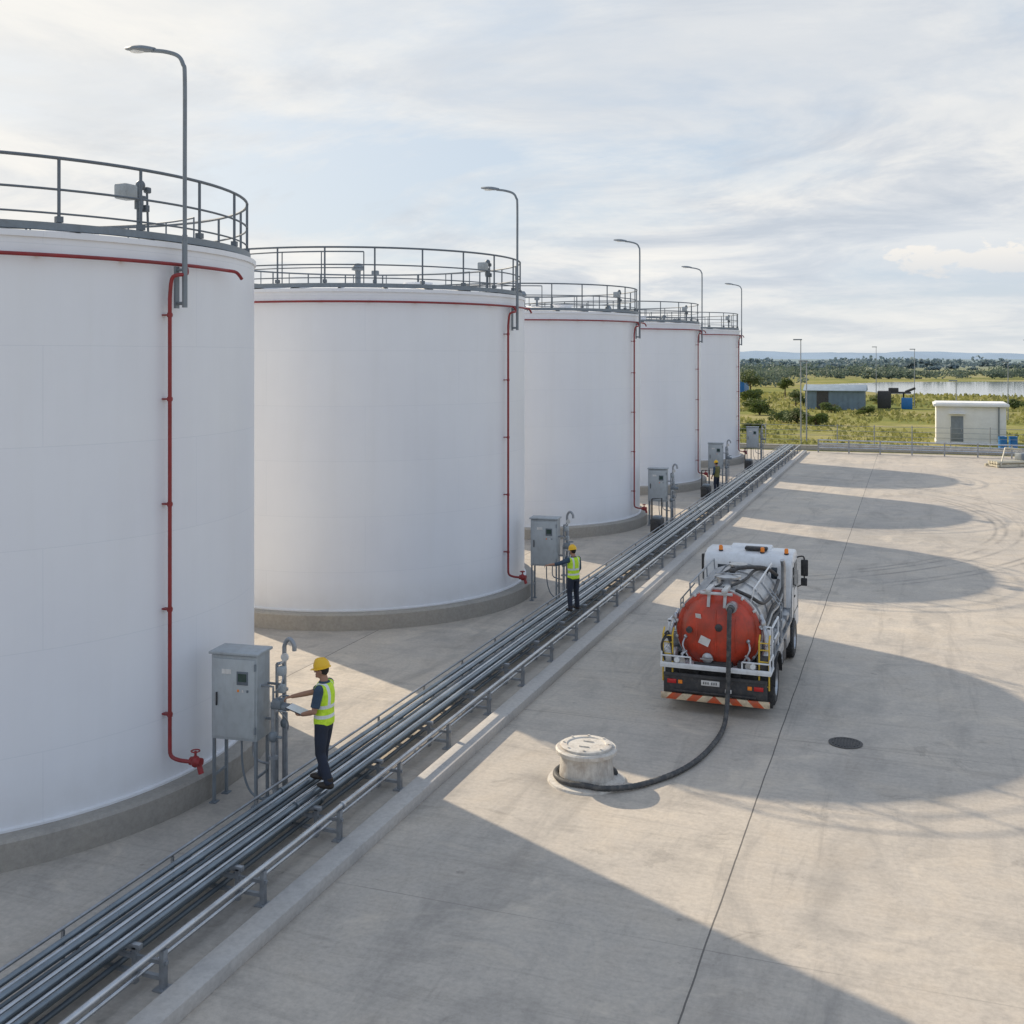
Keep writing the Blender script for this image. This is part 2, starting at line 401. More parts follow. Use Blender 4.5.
w=sheet('water',lk,.03,'water'); w['label']='calm pale lake'; w['category']='water'
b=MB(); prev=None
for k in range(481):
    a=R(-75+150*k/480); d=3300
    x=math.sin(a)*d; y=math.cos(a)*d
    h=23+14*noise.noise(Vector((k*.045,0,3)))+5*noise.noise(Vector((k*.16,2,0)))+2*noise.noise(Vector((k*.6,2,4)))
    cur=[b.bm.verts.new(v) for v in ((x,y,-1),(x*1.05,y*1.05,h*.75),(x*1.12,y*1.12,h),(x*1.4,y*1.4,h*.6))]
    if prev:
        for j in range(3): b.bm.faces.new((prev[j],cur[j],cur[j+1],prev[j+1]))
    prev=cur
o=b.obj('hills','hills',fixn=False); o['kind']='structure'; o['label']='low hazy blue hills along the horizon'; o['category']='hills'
b=MB()
b.box((-6.87,32.5,.085),(.31,89,.17),0,.015)
o=b.obj('kerb','kerbc'); o['kind']='structure'; o['label']='raised concrete kerb beside the pipe rack'; o['category']='kerb'

# ------------------------------------------------------------------ storage tanks
RT=4.7; HT=8.15
TX=-14.7; TY=[13.9,27.7,41.6,54.9,68.4]
def polar(r,deg,z=0): return (r*math.cos(R(deg)),r*math.sin(R(deg)),z)
tank=root('storage_tank',(TX,TY[0],0),'white cylindrical storage tank with red fire-water pipe on a concrete base','storage tank','row of white storage tanks')
b=MB(); b.lathe([(4.5,0),(5.0,0),(5.0,.36),(4.96,.4),(4.5,.4)],seg=96); b.obj('concrete_base','conc',tank)
b=MB(); b.lathe([(RT,.4),(RT+.05,.4),(RT+.05,.43),(RT,.44),(RT,HT-.08),(RT+.03,HT-.08),(RT+.03,HT),(RT-.06,HT),(RT-.06,HT-.2)],seg=128); b.obj('shell','tank',tank)
b=MB(); b.lathe([(RT-.055,HT-.02),(3,HT+.14),(0,HT+.36)],seg=96)
for k in range(24):
    a=15*k+7; b.tube([polar(4.5,a,HT+.02),polar(.6,a,HT+.34)],.02,4)
b.obj('roof','tank',tank)
b=MB(); b.lathe([(4.56,HT+.03),(4.64,HT+.03),(4.64,HT+.13),(4.56,HT+.13),(4.0,HT+.13),(4.0,HT+.10),(4.56,HT+.10),(4.56,HT+.03)],seg=96)
b.obj('walkway','grey_paint',tank)
b=MB()
for z,r_ in ((HT+1.0,.024),(HT+.58,.017),(HT+.26,.014)): b.ring((0,0,z),4.58,r_,96)
for k in range(24):
    a=15*k+3; b.tube([polar(4.58,a,HT+.05),polar(4.58,a,HT+1.0)],.022,8); b.box(polar(4.58,a,HT+.18),(.09,.09,.08),0,rot=(0,0,R(a)))
for z,r_ in ((HT+.95,.018),(HT+.55,.014)): b.ring((0,0,z),3.98,r_,64,0,6,R(60),R(300))
for k in range(17):
    a=60+15*k; b.tube([polar(3.98,a,HT+.1),polar(3.98,a,HT+.95)],.016,6)
b.obj('railing','rail',tank)
b=MB()
ZR=HT-.32
b.ring((0,0,ZR),4.82,.026,128,0,10,R(-175),R(8))
for k in range(-12,1):
    p=polar(4.76,k*14-3,ZR); b.box(p,(.1,.05,.03),0,rot=(0,0,R(k*14-3)))
b.tube(catmull([polar(4.82,8,ZR),polar(4.9,9.5,ZR-.02),polar(4.95,10.5,ZR-.12)],4),.026,10)
az=-8.2
top=[polar(4.82,-5.2,ZR),polar(4.9,-5.3,ZR-.06),polar(4.93,-5.8,ZR-.14),polar(4.93,-7.6,ZR-.16),polar(4.86,az,ZR-.22),polar(4.82,az,ZR-.5)]
b.tube(catmull(top,4)+[Vector(polar(4.82,az,.95))],.028,10)
b.tube(catmull([polar(4.82,az,.97),polar(4.84,az,.82),polar(4.95,-7.7,.76),polar(5.12,-6.8,.74)],4),.028,10)
for z in (1.4,2.9,4.4,5.9,7.1):
    p=polar(4.77,az,z); b.box(p,(.14,.08,.022),0,rot=(0,0,R(az))); b.tube([polar(4.82,az,z-.03),polar(4.82,az,z+.03)],.038,10)
fp=b.obj('fire_water_pipe','red',tank)
b=MB(); p=Vector(polar(5.16,-6.4,.74))
b.ell(p,(.07,.07,.085)); b.tube([p+Vector((-.08,0,0)),p+Vector((.1,0,0))],.06,14)
b.tube([p,p+Vector((0,0,.15))],.018,8); b.ring(p+Vector((0,0,.15)),.06,.01,16)
b.tube([p+Vector((.05,0,0)),p+Vector((.1,0,-.16))],.04,10)
b.obj('valve','red',fp)
b=MB()
b.tube([(4.15,-.6,HT+.1),(4.15,-.6,HT+.85)],.035,8,1)
b.box((4.12,-.84,HT+.72),(.22,.26,.22),0,.03)
b.tube([(4.15,-.6,HT+.5),(4.15,-.6,HT+.65)],.065,10,1); b.ell((4.15,-.57,HT+.85),(.07,.07,.08),1)
b.box((4.15,-.5,HT+.52),(.16,.08,.1),1,.01); b.tube([(4.15,-.72,HT+.68),(4.15,-.45,HT+.68)],.03,8,1)
b.tube([(4.15,-.4,HT+.1),(4.15,-.43,HT+.8),(4.15,-.55,HT+.8)],.018,6,1)
b.box((4.15,-.42,HT+.8),(.08,.1,.09),1,.02)
b.obj('level_gauge',['cab_grey','rail'],tank)
b=MB(); b.tube([(0,0,HT+.3),(0,0,HT+.8)],.08,12); b.lathe([(0,1.0),(.11,.98),(.18,.86),(.18,.80),(.08,.78)],(0,0,HT),16)
b.obj('roof_vent','grey_paint',tank)
b=MB(); b.tube([(.8,-.5,HT+.25),(.8,-.5,HT+.62)],.045,8); b.box((.8,-.5,HT+.66),(.18,.14,.14),0,.02); b.obj('pressure_valve','grey_paint',tank)
b=MB(); b.lathe([(.35,.2),(.35,.42),(.42,.42),(.42,.47),(0,.49)],(1.4,1.0,HT),24); b.obj('roof_hatch','tank',tank)
tanks=[tank]
for y in TY[1:]: tanks.append(cp(tank,None,(TX,y,0)))
tanks[0]['label']='white storage tank beside the worker with a clipboard and control cabinet'
tanks[0].rotation_euler=(0,0,R(-1.6))

# ------------------------------------------------------------------ lamps on the tanks
LX=-9.8
lamp=root('street_lamp',(LX,TY[0]-.68,7.25),'grey curved-arm street lamp fixed to a tank wall','street lamp','street lamps along the tanks')
b=MB()
b.tube(catmull([(0,0,0),(0,0,2),(0,0,3.25),(-.03,0,3.45),(-.12,0,3.58),(-.34,0,3.66),(-.58,0,3.70)],6),.030,10)
b.tube([(0,0,.02),(-.14,0,.02)],.025,8); b.tube([(0,0,.5),(-.14,0,.5)],.022,8); b.box((-.14,0,.25),(.03,.09,.6),0)
b.tube([(0,0,-.04),(0,0,1.0)],.038,10)
b.obj('pole','grey_paint',lamp)
b=MB()
rings=[]
for t in range(9):
    u=t/8; x=-.52-.5*u; wd=.04+.07*math.sin(math.pi*min(1,u*.9+.1)); ht=.03+.035*math.sin(math.pi*min(1,u*.9+.08))
    rings.append([(x,wd*math.cos(a),3.70+.06*u+(ht if math.sin(a)>0 else ht*.45)*math.sin(a)) for a in [2*math.pi*k/12 for k in range(12)]])
b.loft(rings)
hd=b.obj('lamp_head','grey_paint',lamp)
b=MB(); b.ell((-.8,0,3.72),(.15,.075,.035)); b.obj('lens','lampglass',hd)
for y in TY[1:]: cp(lamp,None,(LX,y-.34,7.25))

# ------------------------------------------------------------------ control cabinets
cab=root('control_cabinet',(-9.26,13.82,0),'grey steel control cabinet on legs beside a white tank','control cabinet','control cabinets beside the tanks',rotz=R(-84))
b=MB(); b.box((0,0,1.62),(.46,.98,1.28),0,.015); b.box((.0,0,2.29),(.54,1.06,.04),0,.008)
b.obj('housing','cab_grey',cab)
b=MB(); b.box((.24,0,1.62),(.02,.90,1.18),0,.006); d=b.obj('door','cab_door',cab)
b=MB(); b.box((.262,-.36,1.6),(.024,.03,.2),0,.005); b.obj('handle','black',d)
b=MB(); b.box((.254,.19,1.93),(.012,.24,.2),0,.003); b.box((.262,.19,1.94),(.004,.18,.12),1,0); b.obj('display',['rail','screen'],cab)
for i in range(3):
    b=MB(); b.box((.254,.1+i*.1,1.74),(.012,.035,.035),0); b.obj('push_button',('orange','stickr','rail')[i],cab)
b=MB(); b.box((.254,-.15,2.02),(.008,.2,.07),0); b.obj('name_plate','stickr',cab)
for zz_ in (1.15,2.1):
    b=MB(); b.box((.25,.46,zz_),(.03,.03,.1),0); b.obj('hinge','grey_paint',cab)
for i,(x,y) in enumerate(((-.2,-.45),(.2,-.45),(-.2,.45),(.2,.45))):
    b=MB(); b.box((x,y,.49),(.05,.05,.98),0); b.box((x,y,.012),(.14,.14,.016),0); b.obj('leg','grey_paint',cab)
for s in (-1,1):
    b=MB(); b.box((0,s*.45,.42),(.36,.03,.04)); b.obj('brace','grey_paint',cab)
b=MB(); b.tube(catmull([(.05,.05,1.0),(.05,.06,.6),(.06,.15,.3),(.05,.3,.12),(.05,.6,.04)],5),.02,6); b.obj('cable_conduit','grey_paint',cab)
b=MB(); b.tube(catmull([(-.05,.25,1.0),(-.04,.25,.7),(.0,.4,.62),(.02,.62,.6)],5),.02,6); b.obj('cable_conduit','galv',cab)
cab.scale=(.9,.74,.96)
for i,y in enumerate(TY[1:]): cp(cab,None,(-9.22,y+.28,0))
ris=root('valve_manifold',(-8.70,14.1,0),'grey vertical pipe manifold with valves beside the cabinet','pipe manifold','valve manifolds beside the cabinets')
b=MB()
b.tube(catmull([(0,0,0),(0,0,1.2),(0,0,2.1),(.01,0,2.26),(.08,0,2.35),(.16,0,2.28),(.17,0,2.18)],5),.032,10)
b.tube([(-.05,-.12,0),(-.05,-.12,2.0)],.024,8); b.tube([(-.05,-.12,2.0),(0,0,2.0)],.024,8); b.tube([(0,.02,1.35),(0,-.3,1.35)],.03,8)
b.tube([(0,-.3,1.5),(0,-.3,.3)],.034,10); b.tube(catmull([(0,-.3,.35),(.03,-.3,.2),(.15,-.3,.12),(.5,-.3,.12)],4),.034,10)
b.tube([(-.25,-.1,1.7),(0,-.1,1.7)],.02,6); b.tube([(-.25,-.16,1.2),(0,-.16,1.2)],.02,6)
b.tube([(0,-.3,1.5),(.0,-.3,1.72),(-.2,-.3,1.72)],.02,6)
b.tube([(.1,-.1,0),(.1,-.1,1.3),(.0,-.2,1.35)],.018,8)
b.tube(catmull([(0,-.3,1.62),(.1,-.25,1.75),(.06,-.1,1.9)],5),.01,6); b.tube(catmull([(.1,-.32,1.4),(.18,-.2,1.2),(.08,-.05,1.0)],5),.01,6)
b.obj('riser_pipe','galv',ris)
b=MB(); b.box((.1,-.32,1.50),(.15,.15,.13),0,.02); b.tube([(0,-.32,1.46),(.28,-.32,1.46)],.055,12); b.ring((.2,-.32,1.6),.07,.011,16); b.obj('actuator','grey_paint',ris)
b=MB(); b.ell((0,-.3,1.0),(.07,.07,.09)); b.tube([(0,-.3,1.0),(.14,-.3,1.0)],.02,8); b.obj('valve','grey_paint',ris)
b=MB(); b.box((.02,-.1,1.9),(.11,.12,.13),0,.02); b.obj('junction_box','cab_grey',ris)
b=MB(); b.box((.06,-.16,1.66),(.09,.1,.12),0,.02); b.obj('junction_box','cab_grey',ris)
b=MB(); b.lathe([(0,-.02),(.07,-.02),(.07,.02),(0,.02)],(0,-.3,.7),16); b.obj('flange','galv',ris)
b=MB(); b.lathe([(0,-.015),(.06,-.015),(.06,.015),(0,.015)],(0,0,1.6),16); b.obj('flange','galv',ris)
b=MB(); b.ell((0,0,1.1),(.06,.06,.075)); b.obj('valve','grey_paint',ris)
b=MB(); b.lathe([(0,-.03),(.06,-.03),(.06,0.0),(0,0.0)],(.06,-.1,2.1),14,0,Matrix.Rotation(R(90),4,'X')); b.tube([(0,-.1,2.0),(.06,-.1,2.06)],.012,6); b.obj('pressure_gauge','stickr',ris)
for y in TY[1:]: cp(ris,None,(-8.70,y+.55,0))

# ------------------------------------------------------------------ pipe rack
rack=root('pipe_rack',(-7.8,-10,0),'long ground-level rack of parallel grey pipes on short steel supports','pipe rack')
Y0,Y1=0,88
specs=[(-.72,.40,.020,'galv'),(-.47,.450,.034,'pipe_a'),(-.37,.442,.026,'pipe_b'),(-.28,.458,.040,'pipe_a'),(-.185,.440,.024,'pipe_c'),(-.105,.445,.030,'pipe_b'),(-.01,.453,.037,'pipe_a'),(.085,.438,.022,'pipe_b'),(.165,.445,.029,'pipe_a'),
       (.57,.45,.033,'pipe_b'),
       (-.40,.20,.045,'pipe_c'),(-.26,.19,.035,'pipe_c'),(-.12,.20,.045,'pipe_a'),(.04,.19,.030,'pipe_c'),(.34,.155,.024,'pipe_b')]
for x,z,r_,mt in specs:
    b=MB(); pts=[]
    yy=Y0
    while yy<=Y1+.01: pts.append((x+random.uniform(-.007,.007),yy,z+random.uniform(-.004,.004))); yy+=4
    b.tube(pts,r_,12)
    yy=4.0+random.random()*5
    while yy<Y1:
        if r_>.032: b.lathe([(r_*.5,-.018),(r_*1.45,-.018),(r_*1.45,.018),(r_*.5,.018)],(x,yy,z),14,0,Matrix.Rotation(R(90),4,'X'))
        yy+=9.4 if r_>.04 else 15
    b.obj('pipe',mt,rack)
b=MB(); b.box((-.14,0,.385),(.86,.06,.06),0,.006); b.box((.17,0,.28),(.9,.04,.04)); b.box((-.55,0,.19),(.05,.06,.38)); b.box((.57,0,.2),(.055,.07,.42)); b.box((.57,0,.012),(.16,.16,.016)); b.box((-.55,0,.012),(.16,.16,.016))
b.box((0,0,.12),(1.1,.05,.04)); b.box((-.72,0,.19),(.03,.03,.38)); b.box((.22,0,.19),(.05,.06,.38))
me=b.mesh('support',['galv'])
y=.9
while y<Y1:
    o=bpy.data.objects.new('support',me); COL.objects.link(o); o.location=(0,y,0); link(o,rack); y+=1.85

# ------------------------------------------------------------------ manhole riser, hose, drain
MC=Vector((-4.7,16.27,0))
man=root('manhole_riser',(MC.x,MC.y,.004),'round pale concrete manhole riser with a bolted lid','manhole')
b=MB(); b.lathe([(0,.0),(.60,.0),(.59,.03),(.47,.05),(.42,.07),(.395,.36),(.395,.40),(.47,.41),(.475,.46),(.45,.48),(.0,.48)],seg=48); b.obj('concrete_ring','manc',man)
b=MB(); b.lathe([(0,.481),(.40,.481),(.40,.51),(.38,.52),(.30,.52),(.29,.505),(.0,.505)],seg=40)
for k in range(8):
    p=polar(.345,45*k+10,.515); b.lathe([(0,.02),(.02,.02),(.02,-.01)],p,8)
b.box((0,.12,.512),(.16,.02,.02)); b.box((0,-.12,.512),(.16,.02,.02))
b.obj('lid','manc',man)
man.scale=(1,1,1.08)
TRX,TRY=-3.36,20.0
def around(r,deg,z): return (MC.x+r*math.cos(R(deg)),MC.y+r*math.sin(R(deg)),z)
hp=catmull([(-3.07,20.02,1.96),(-3.07,19.86,1.93),(-3.07,19.80,1.75),(-3.08,19.80,1.1),(-3.09,19.78,.55),(-3.09,19.62,.2),(-3.08,19.2,.055),(-3.10,18.5,.05),(-3.2,17.7,.05),(-3.40,17.0,.05),(-3.70,16.45,.05),(-3.98,16.08,.06),around(.56,-48,.075)]
  +[around(.475,-75-30*k,.10) for k in range(0,7)]+[around(.46,-75-210,.10),around(.455,-75-240,.10),around(.45,-75-262,.10)],12)
b=MB(); rr=[.040+(.004 if i%2 else 0) for i in range(len(hp))]
b.tube(hp,rr,12)
b.tube([Vector((-3.07,20.02,1.96)),Vector((-3.07,19.9,1.95))],.065,14)
o=b.obj('suction_hose','hose',None); tag(o,'dusty dark suction hose running from the tanker to the manhole','hose')
b=MB(); b.lathe([(0,.006),(.27,.006),(.28,.012),(.23,.014),(.23,.008),(0,.008)],seg=32)
for i in range(-4,5):
    L=2*math.sqrt(max(.0,.22**2-(i*.05)**2)); b.box((i*.05,0,.014),(.022,L,.012))
o=b.obj('drain_cover','dark',None,loc=(-1.05,19.3,.004)); tag(o,'round dark cast-iron drain cover set in the concrete','drain cover')

# ------------------------------------------------------------------ vacuum truck
tr=root('vacuum_truck',(TRX,TRY,.004),'white vacuum tanker truck with dirty red rear door and hose attached','truck')
b=MB()
b.box((-.38,2.6,.72),(.1,4.9,.18)); b.box((.38,2.6,.72),(.1,4.9,.18))
for y in (.3,1.2,2.3,3.2,4.2): b.box((0,y,.72),(.7,.1,.12))
for y in (1.05,4.3): b.tube([(-.8,y,.43),(.8,y,.43)],.07,10)
b.box((-.78,2.5,.62),(.4,.9,.4),0,.03); b.box((.78,2.5,.62),(.4,.75,.4),0,.03)
b.box((0,.5,.6),(1.5,.2,.3),0,.02)
b.obj('chassis','dark',tr)
def wheel(x,y,dual):
    w=bpy.data.objects.new('wheel',None); COL.objects.link(w); w.location=(x,y,.43); w.empty_display_size=.2; link(w,tr)
    s=1 if x>0 else -1; rm=Matrix.Rotation(R(90),4,'Y'); wd=.24
    b=MB()
    for off in ((0,-s*.27) if dual else (0,)):
        b.lathe([(.25,-wd/2),(.38,-wd/2),(.425,-wd/2+.04),(.425,wd/2-.04),(.38,wd/2),(.25,wd/2)],(off,0,0),36,0,rm)
        for k in range(36):
            a=R(10*k); b.box((off,.425*math.cos(a),.425*math.sin(a)),(wd*.8,.03,.022),0,rot=(a+R(90),0,0))
    b.obj('tyre','black',w)
    b=MB(); b.lathe([(0,.02),(.1,.02),(.11,-.03),(.2,-.05),(.25,wd/2-.02),(.26,wd/2)],(0,0,0),24,0,Matrix.Rotation(R(90)*s,4,'Y'))
    for k in range(8):
        a=R(45*k); b.box((s*0.0,.15*math.cos(a),.15*math.sin(a)),(.05,.03,.03))
    b.obj('rim','steel',w)
for x in (-.88,.88): wheel(x,1.05,True); wheel(x,4.5,False)
for x in (-.82,.82):
    b=MB(); pts=[]
    for k in range(9):
        a=R(180*k/8); pts.append((1.05+.56*math.cos(a),.5+.5*math.sin(a)))
    rings=[[(x-.22,p[0],p[1]),(x+.22,p[0],p[1]),(x+.22,p[0],p[1]+.025),(x-.22,p[0],p[1]+.025)] for p in pts]
    b.loft(rings); b.obj('mudguard','black',tr)
def extr(prof,x0,x1,bev=.05):
    t=bmesh.new(); f=t.faces.new([t.verts.new((x0,y,z)) for y,z in prof])
    r=bmesh.ops.extrude_face_region(t,geom=[f]); vs=[v for v in r['geom'] if isinstance(v,bmesh.types.BMVert)]
    bmesh.ops.translate(t,vec=(x1-x0,0,0),verts=vs)
    bmesh.ops.bevel(t,geom=t.edges[:],offset=bev,segments=3,affect='EDGES',profile=.5); return t
CY=.20
b=MB(); b.merge(extr([(3.98+CY,.62),(3.98+CY,2.14),(4.10+CY,2.30),(4.4+CY,2.36),(4.95+CY,2.34),(5.1+CY,2.22),(5.38+CY,1.45),(5.42+CY,.5),(4.85+CY,.5),(4.75+CY,.85),(4.4+CY,.98),(4.0+CY,.85)],-.97,.97,.07))
cabm=b.obj('cab','truck_white',tr)
b=MB(); b.merge(extr([(4.45+CY,2.33),(4.55+CY,2.40),(4.85+CY,2.42),(4.98+CY,2.36),(5.0+CY,2.3)],-.45,.45,.03)); b.obj('roof_hatch','truck_white',cabm)
b=MB(); b.box((.15,4.35+CY,2.40),(.5,.18,.08),0,.03); b.obj('air_horn_housing','dark',cabm)
for xx in (-.5,0,.5):
    b=MB(); b.box((xx,3.977+CY,1.35),(.03,.03,1.3),0,.005); b.obj('rear_rib','truck_white',cabm)
b=MB(); b.box((0,3.975+CY,1.93),(1.3,.012,.26),0,.004); b.obj('rear_window','glass',cabm)
for s in (-1,1):
    for prof in (((4.35,1.5),(4.35,2.10),(4.95,2.10),(5.15,1.5)),((4.08,1.6),(4.08,2.05),(4.27,2.05),(4.27,1.6))):
        b=MB(); t=bmesh.new(); f=t.faces.new([t.verts.new((s*.974,y+CY,z)) for y,z in prof]); b.merge(t)
        b.obj('side_window','glass',cabm,fixn=False)
    b=MB()
    for yy,zz2,ly,lz in ((4.31,1.5,.012,1.3),(5.2,1.35,.012,.9),(4.75,.98,.9,.012)): b.box((s*.973,yy+CY,zz2),(.008,ly,lz))
    b.obj('door_seam','dark',cabm)
    b=MB(); b.box((s*.98,4.42+CY,1.35),(.02,.14,.035),0,.005); b.obj('door_handle','black',cabm)
b=MB(); b.quad([(-.8,5.125+CY,2.17),(.8,5.125+CY,2.17),(.85,5.378+CY,1.5),(-.85,5.378+CY,1.5)]); b.obj('windscreen','glass',cabm,fixn=False)
for s in (-1,1):
    b=MB(); b.tube(catmull([(s*.95,5.05+CY,2.12),(s*1.1,5.1+CY,2.14),(s*1.13,5.1+CY,2.0)],4),.018,6); b.box((s*1.13,5.08+CY,1.88),(.16,.07,.38),0,.02); b.box((s*1.12,5.08+CY,1.55),(.14,.06,.18),0,.02); b.tube([(s*1.13,5.1+CY,2.0),(s*1.12,5.1+CY,1.5),(s*.97,5.12+CY,1.42)],.015,6)
    b.obj('mirror','black',cabm)
for x in (-.62,.3,.82):
    b=MB(); zb=2.31; b.lathe([(0,.0),(.05,.0),(.05,.04)],(x,4.22+CY,zb),14); b.lathe([(.045,.04),(.045,.12),(.03,.145),(0,.15)],(x,4.22+CY,zb),14,1); b.obj('beacon',['black','orange'],cabm)
b=MB(); b.tube(catmull([(.80,4.0,.9),(.80,4.0,1.5),(.80,4.0,2.1),(.78,3.95,2.28)],4),.05,10); b.obj('exhaust_stack','steel',tr)
b=MB(); b.box((-.7,4.0,1.25),(.4,.2,.7),0,.03); b.obj('air_intake','dark',tr)
YM=Matrix.Rotation(R(90),4,'X')  # z -> -y
CZ=1.50; RB=.745
b=MB()
b.lathe([(0,-3.92),(.3,-3.90),(.55,-3.82),(RB-.04,-3.68),(RB,-3.55),(RB,-.5),(RB-.05,-.45)],(0,0,CZ),56,0,YM)
for y in (.62,.9,1.7,2.5,3.4): b.lathe([(RB,-.025),(RB+.03,-.025),(RB+.03,.025),(RB,.025)],(0,y,CZ),56,1,YM)
for y in (.8,2.9): b.box((0,y,.88),(.9,.16,.24),2)
vt=b.obj('vacuum_tank',['barrel','steel','dark'],tr)
b=MB(); b.lathe([(RB+.03,-.52),(RB+.045,-.5),(RB+.045,-.40),(RB+.02,-.38),(RB-.03,-.37),(.66,-.27),(.54,-.175),(.38,-.105),(.2,-.065),(0,-.05)],(0,0,CZ),56,0,YM)
for xx in (-.36,.0,.36):
    pts=[]
    for k in range(9):
        zz2=-.52+1.04*k/8; rr_=math.sqrt(xx*xx+zz2*zz2)
        yy=.05+.31*(rr_/.72)**2.6
        pts.append((xx,yy,CZ+zz2))
    b.tube(pts,.018,6)
cap=b.obj('rear_door','truck_red',vt)
b=MB(); b.lathe([(RB+.03,-.50),(RB+.075,-.50),(RB+.075,-.45),(RB+.03,-.45)],(0,0,CZ),56,0,YM)
for k in range(16):
    a=R(22.5*k+11); b.box(((RB+.05)*math.cos(a),.42,CZ+(RB+.05)*math.sin(a)),(.05,.13,.05),0,.01,rot=(0,-a,0))
b.obj('clamp_ring','barrel',cap)
b=MB(); b.box((-.15,.36,CZ+RB+.08),(.10,.5,.07),0,.015); b.box((.15,.36,CZ+RB+.08),(.10,.5,.07),0,.015); b.tube([(-.3,.16,CZ+RB+.03),(.3,.16,CZ+RB+.03)],.03,8)
b.box((-.15,.22,CZ+RB-.1),(.06,.04,.3),0,.01,rot=(R(-18),0,0)); b.box((.15,.22,CZ+RB-.1),(.06,.04,.3),0,.01,rot=(R(-18),0,0))
b.obj('door_hinge','barrel',cap)
for s in (-1,1):
    b=MB(); b.tube([(s*.82,.95,1.35),(s*.82,.5,1.55)],.04,10); b.tube([(s*.82,.5,1.55),(s*.81,.3,1.64)],.02,8,1); b.obj('hydraulic_ram',['dark','steel'],vt)
b=MB(); b.lathe([(0,-.22),(.10,-.22),(.10,-.05),(.08,-.05),(.08,.0),(0,.0)],(.29,0.02,CZ+.54),20,0,YM); b.obj('hose_flange','steel',cap)
b=MB(); b.lathe([(0,-.22),(.1,-.22),(.1,-.06),(.07,-.04),(0,-.03)],(-.15,.0,CZ-.45),20,0,YM); b.tube([(-.27,.0,CZ-.45),(-.03,.0,CZ-.45)],.015,6); b.obj('drain_flange','steel',cap)
b=MB(); b.lathe([(0,-.2),(.07,-.2),(.07,-.04),(.05,-.03),(0,-.02)],(.06,.0,CZ+.15),18,0,YM); b.obj('sight_glass','dark',cap)
b=MB(); b.lathe([(0,-.3),(.06,-.3),(.06,-.1),(0,-.09)],(-.5,.0,CZ+.05),18,0,YM); b.obj('sight_glass','dark',cap)
b=MB(); b.box((-.2,.045,CZ-.12),(.2,.01,.15),0,0,rot=(R(-6),R(20),R(-8))); b.obj('warning_sticker','stickr',cap)
b=MB(); b.box((-.33,.12,CZ+.33),(.11,.01,.09),0,0,rot=(R(16),0,R(-16))); b.obj('warning_sticker','stickr',cap)
for s in (-1,1):
    b=MB(); b.tube(catmull([(s*.58,.22,CZ-.1),(s*.62,.12,CZ-.25),(s*.52,.1,CZ-.45)],4),.018,6); b.ell((s*.58,.2,CZ-.1),(.04,.04,.04)); b.obj('door_lever','steel',cap)
b=MB(); b.lathe([(.22,.70),(.22,.82),(.26,.82),(.26,.86),(0,.90)],(0,1.5,CZ),24); b.tube([(-.25,1.5,CZ+.90),(.25,1.5,CZ+.90)],.015,6); b.obj('hatch','steel',vt)
b=MB(); b.lathe([(.16,.70),(.16,.80),(.19,.80),(.19,.84),(0,.86)],(.0,2.9,CZ),24); b.obj('hatch','steel',vt)
b=MB(); b.tube([(0,2.1,CZ+.72),(0,2.1,CZ+.84)],.05,10); b.tube(catmull([(0,2.1,CZ+.82),(.12,2.3,CZ+.87),(.5,3.1,CZ+.75),(.67,3.9,CZ+.45)],5),.04,10); b.ell((0,2.1,CZ+.84),(.07,.07,.06)); b.obj('vacuum_line','dark',vt)
b=MB(); b.tube(catmull([(.05,.75,CZ+.77),(.2,1.0,CZ+.79),(.32,1.8,CZ+.76),(.35,2.8,CZ+.74),(.5,3.7,CZ+.62)],5),.03,8); b.obj('hydraulic_hose','black',vt)
b=MB(); b.tube(catmull([(-.1,.7,CZ+.79),(-.05,1.1,CZ+.79),(-.2,1.9,CZ+.78),(-.12,2.7,CZ+.77),(-.3,3.7,CZ+.70)],5),.022,8); b.obj('hydraulic_hose','black',vt)
b=MB(); b.tube(catmull([(.3,.55,CZ+.78),(.55,.7,CZ+.64),(.72,1.2,CZ+.42),(.77,2.4,CZ+.36),(.74,3.6,CZ+.4)],5),.035,8); b.obj('side_line','dark',vt)
for j,(dz,rd) in enumerate(((.18,.03),(.05,.026),(-.08,.035))):
    b=MB(); b.tube(catmull([(.80,.6,CZ+dz),(.82,1.1,CZ+dz-.05),(.81,1.9,CZ+dz+.02),(.82,2.8,CZ+dz-.04),(.80,3.8,CZ+dz)],5),rd,8); b.obj('side_hose',('black','steel','hose')[j],vt)
b=MB()
b.box((-.46,2.0,CZ+.64),(.26,2.8,.025),rot=(0,R(-20),0))
for y in (.7,1.6,2.5,3.4): b.tube([(-.58,y,CZ+.50),(-.6,y,CZ+.82)],.015,6)
b.tube([(-.6,.7,CZ+.82),(-.6,3.4,CZ+.82)],.017,6)
b.obj('roof_walkway','galv',vt)
b=MB()
for y in (.7,1.6,2.5,3.4): b.tube([(.55,y,CZ+.52),(.62,y,CZ+.80)],.015,6)
b.tube([(.62,.7,CZ+.80),(.62,3.4,CZ+.80)],.017,6); b.obj('roof_rail','truck_white',vt)
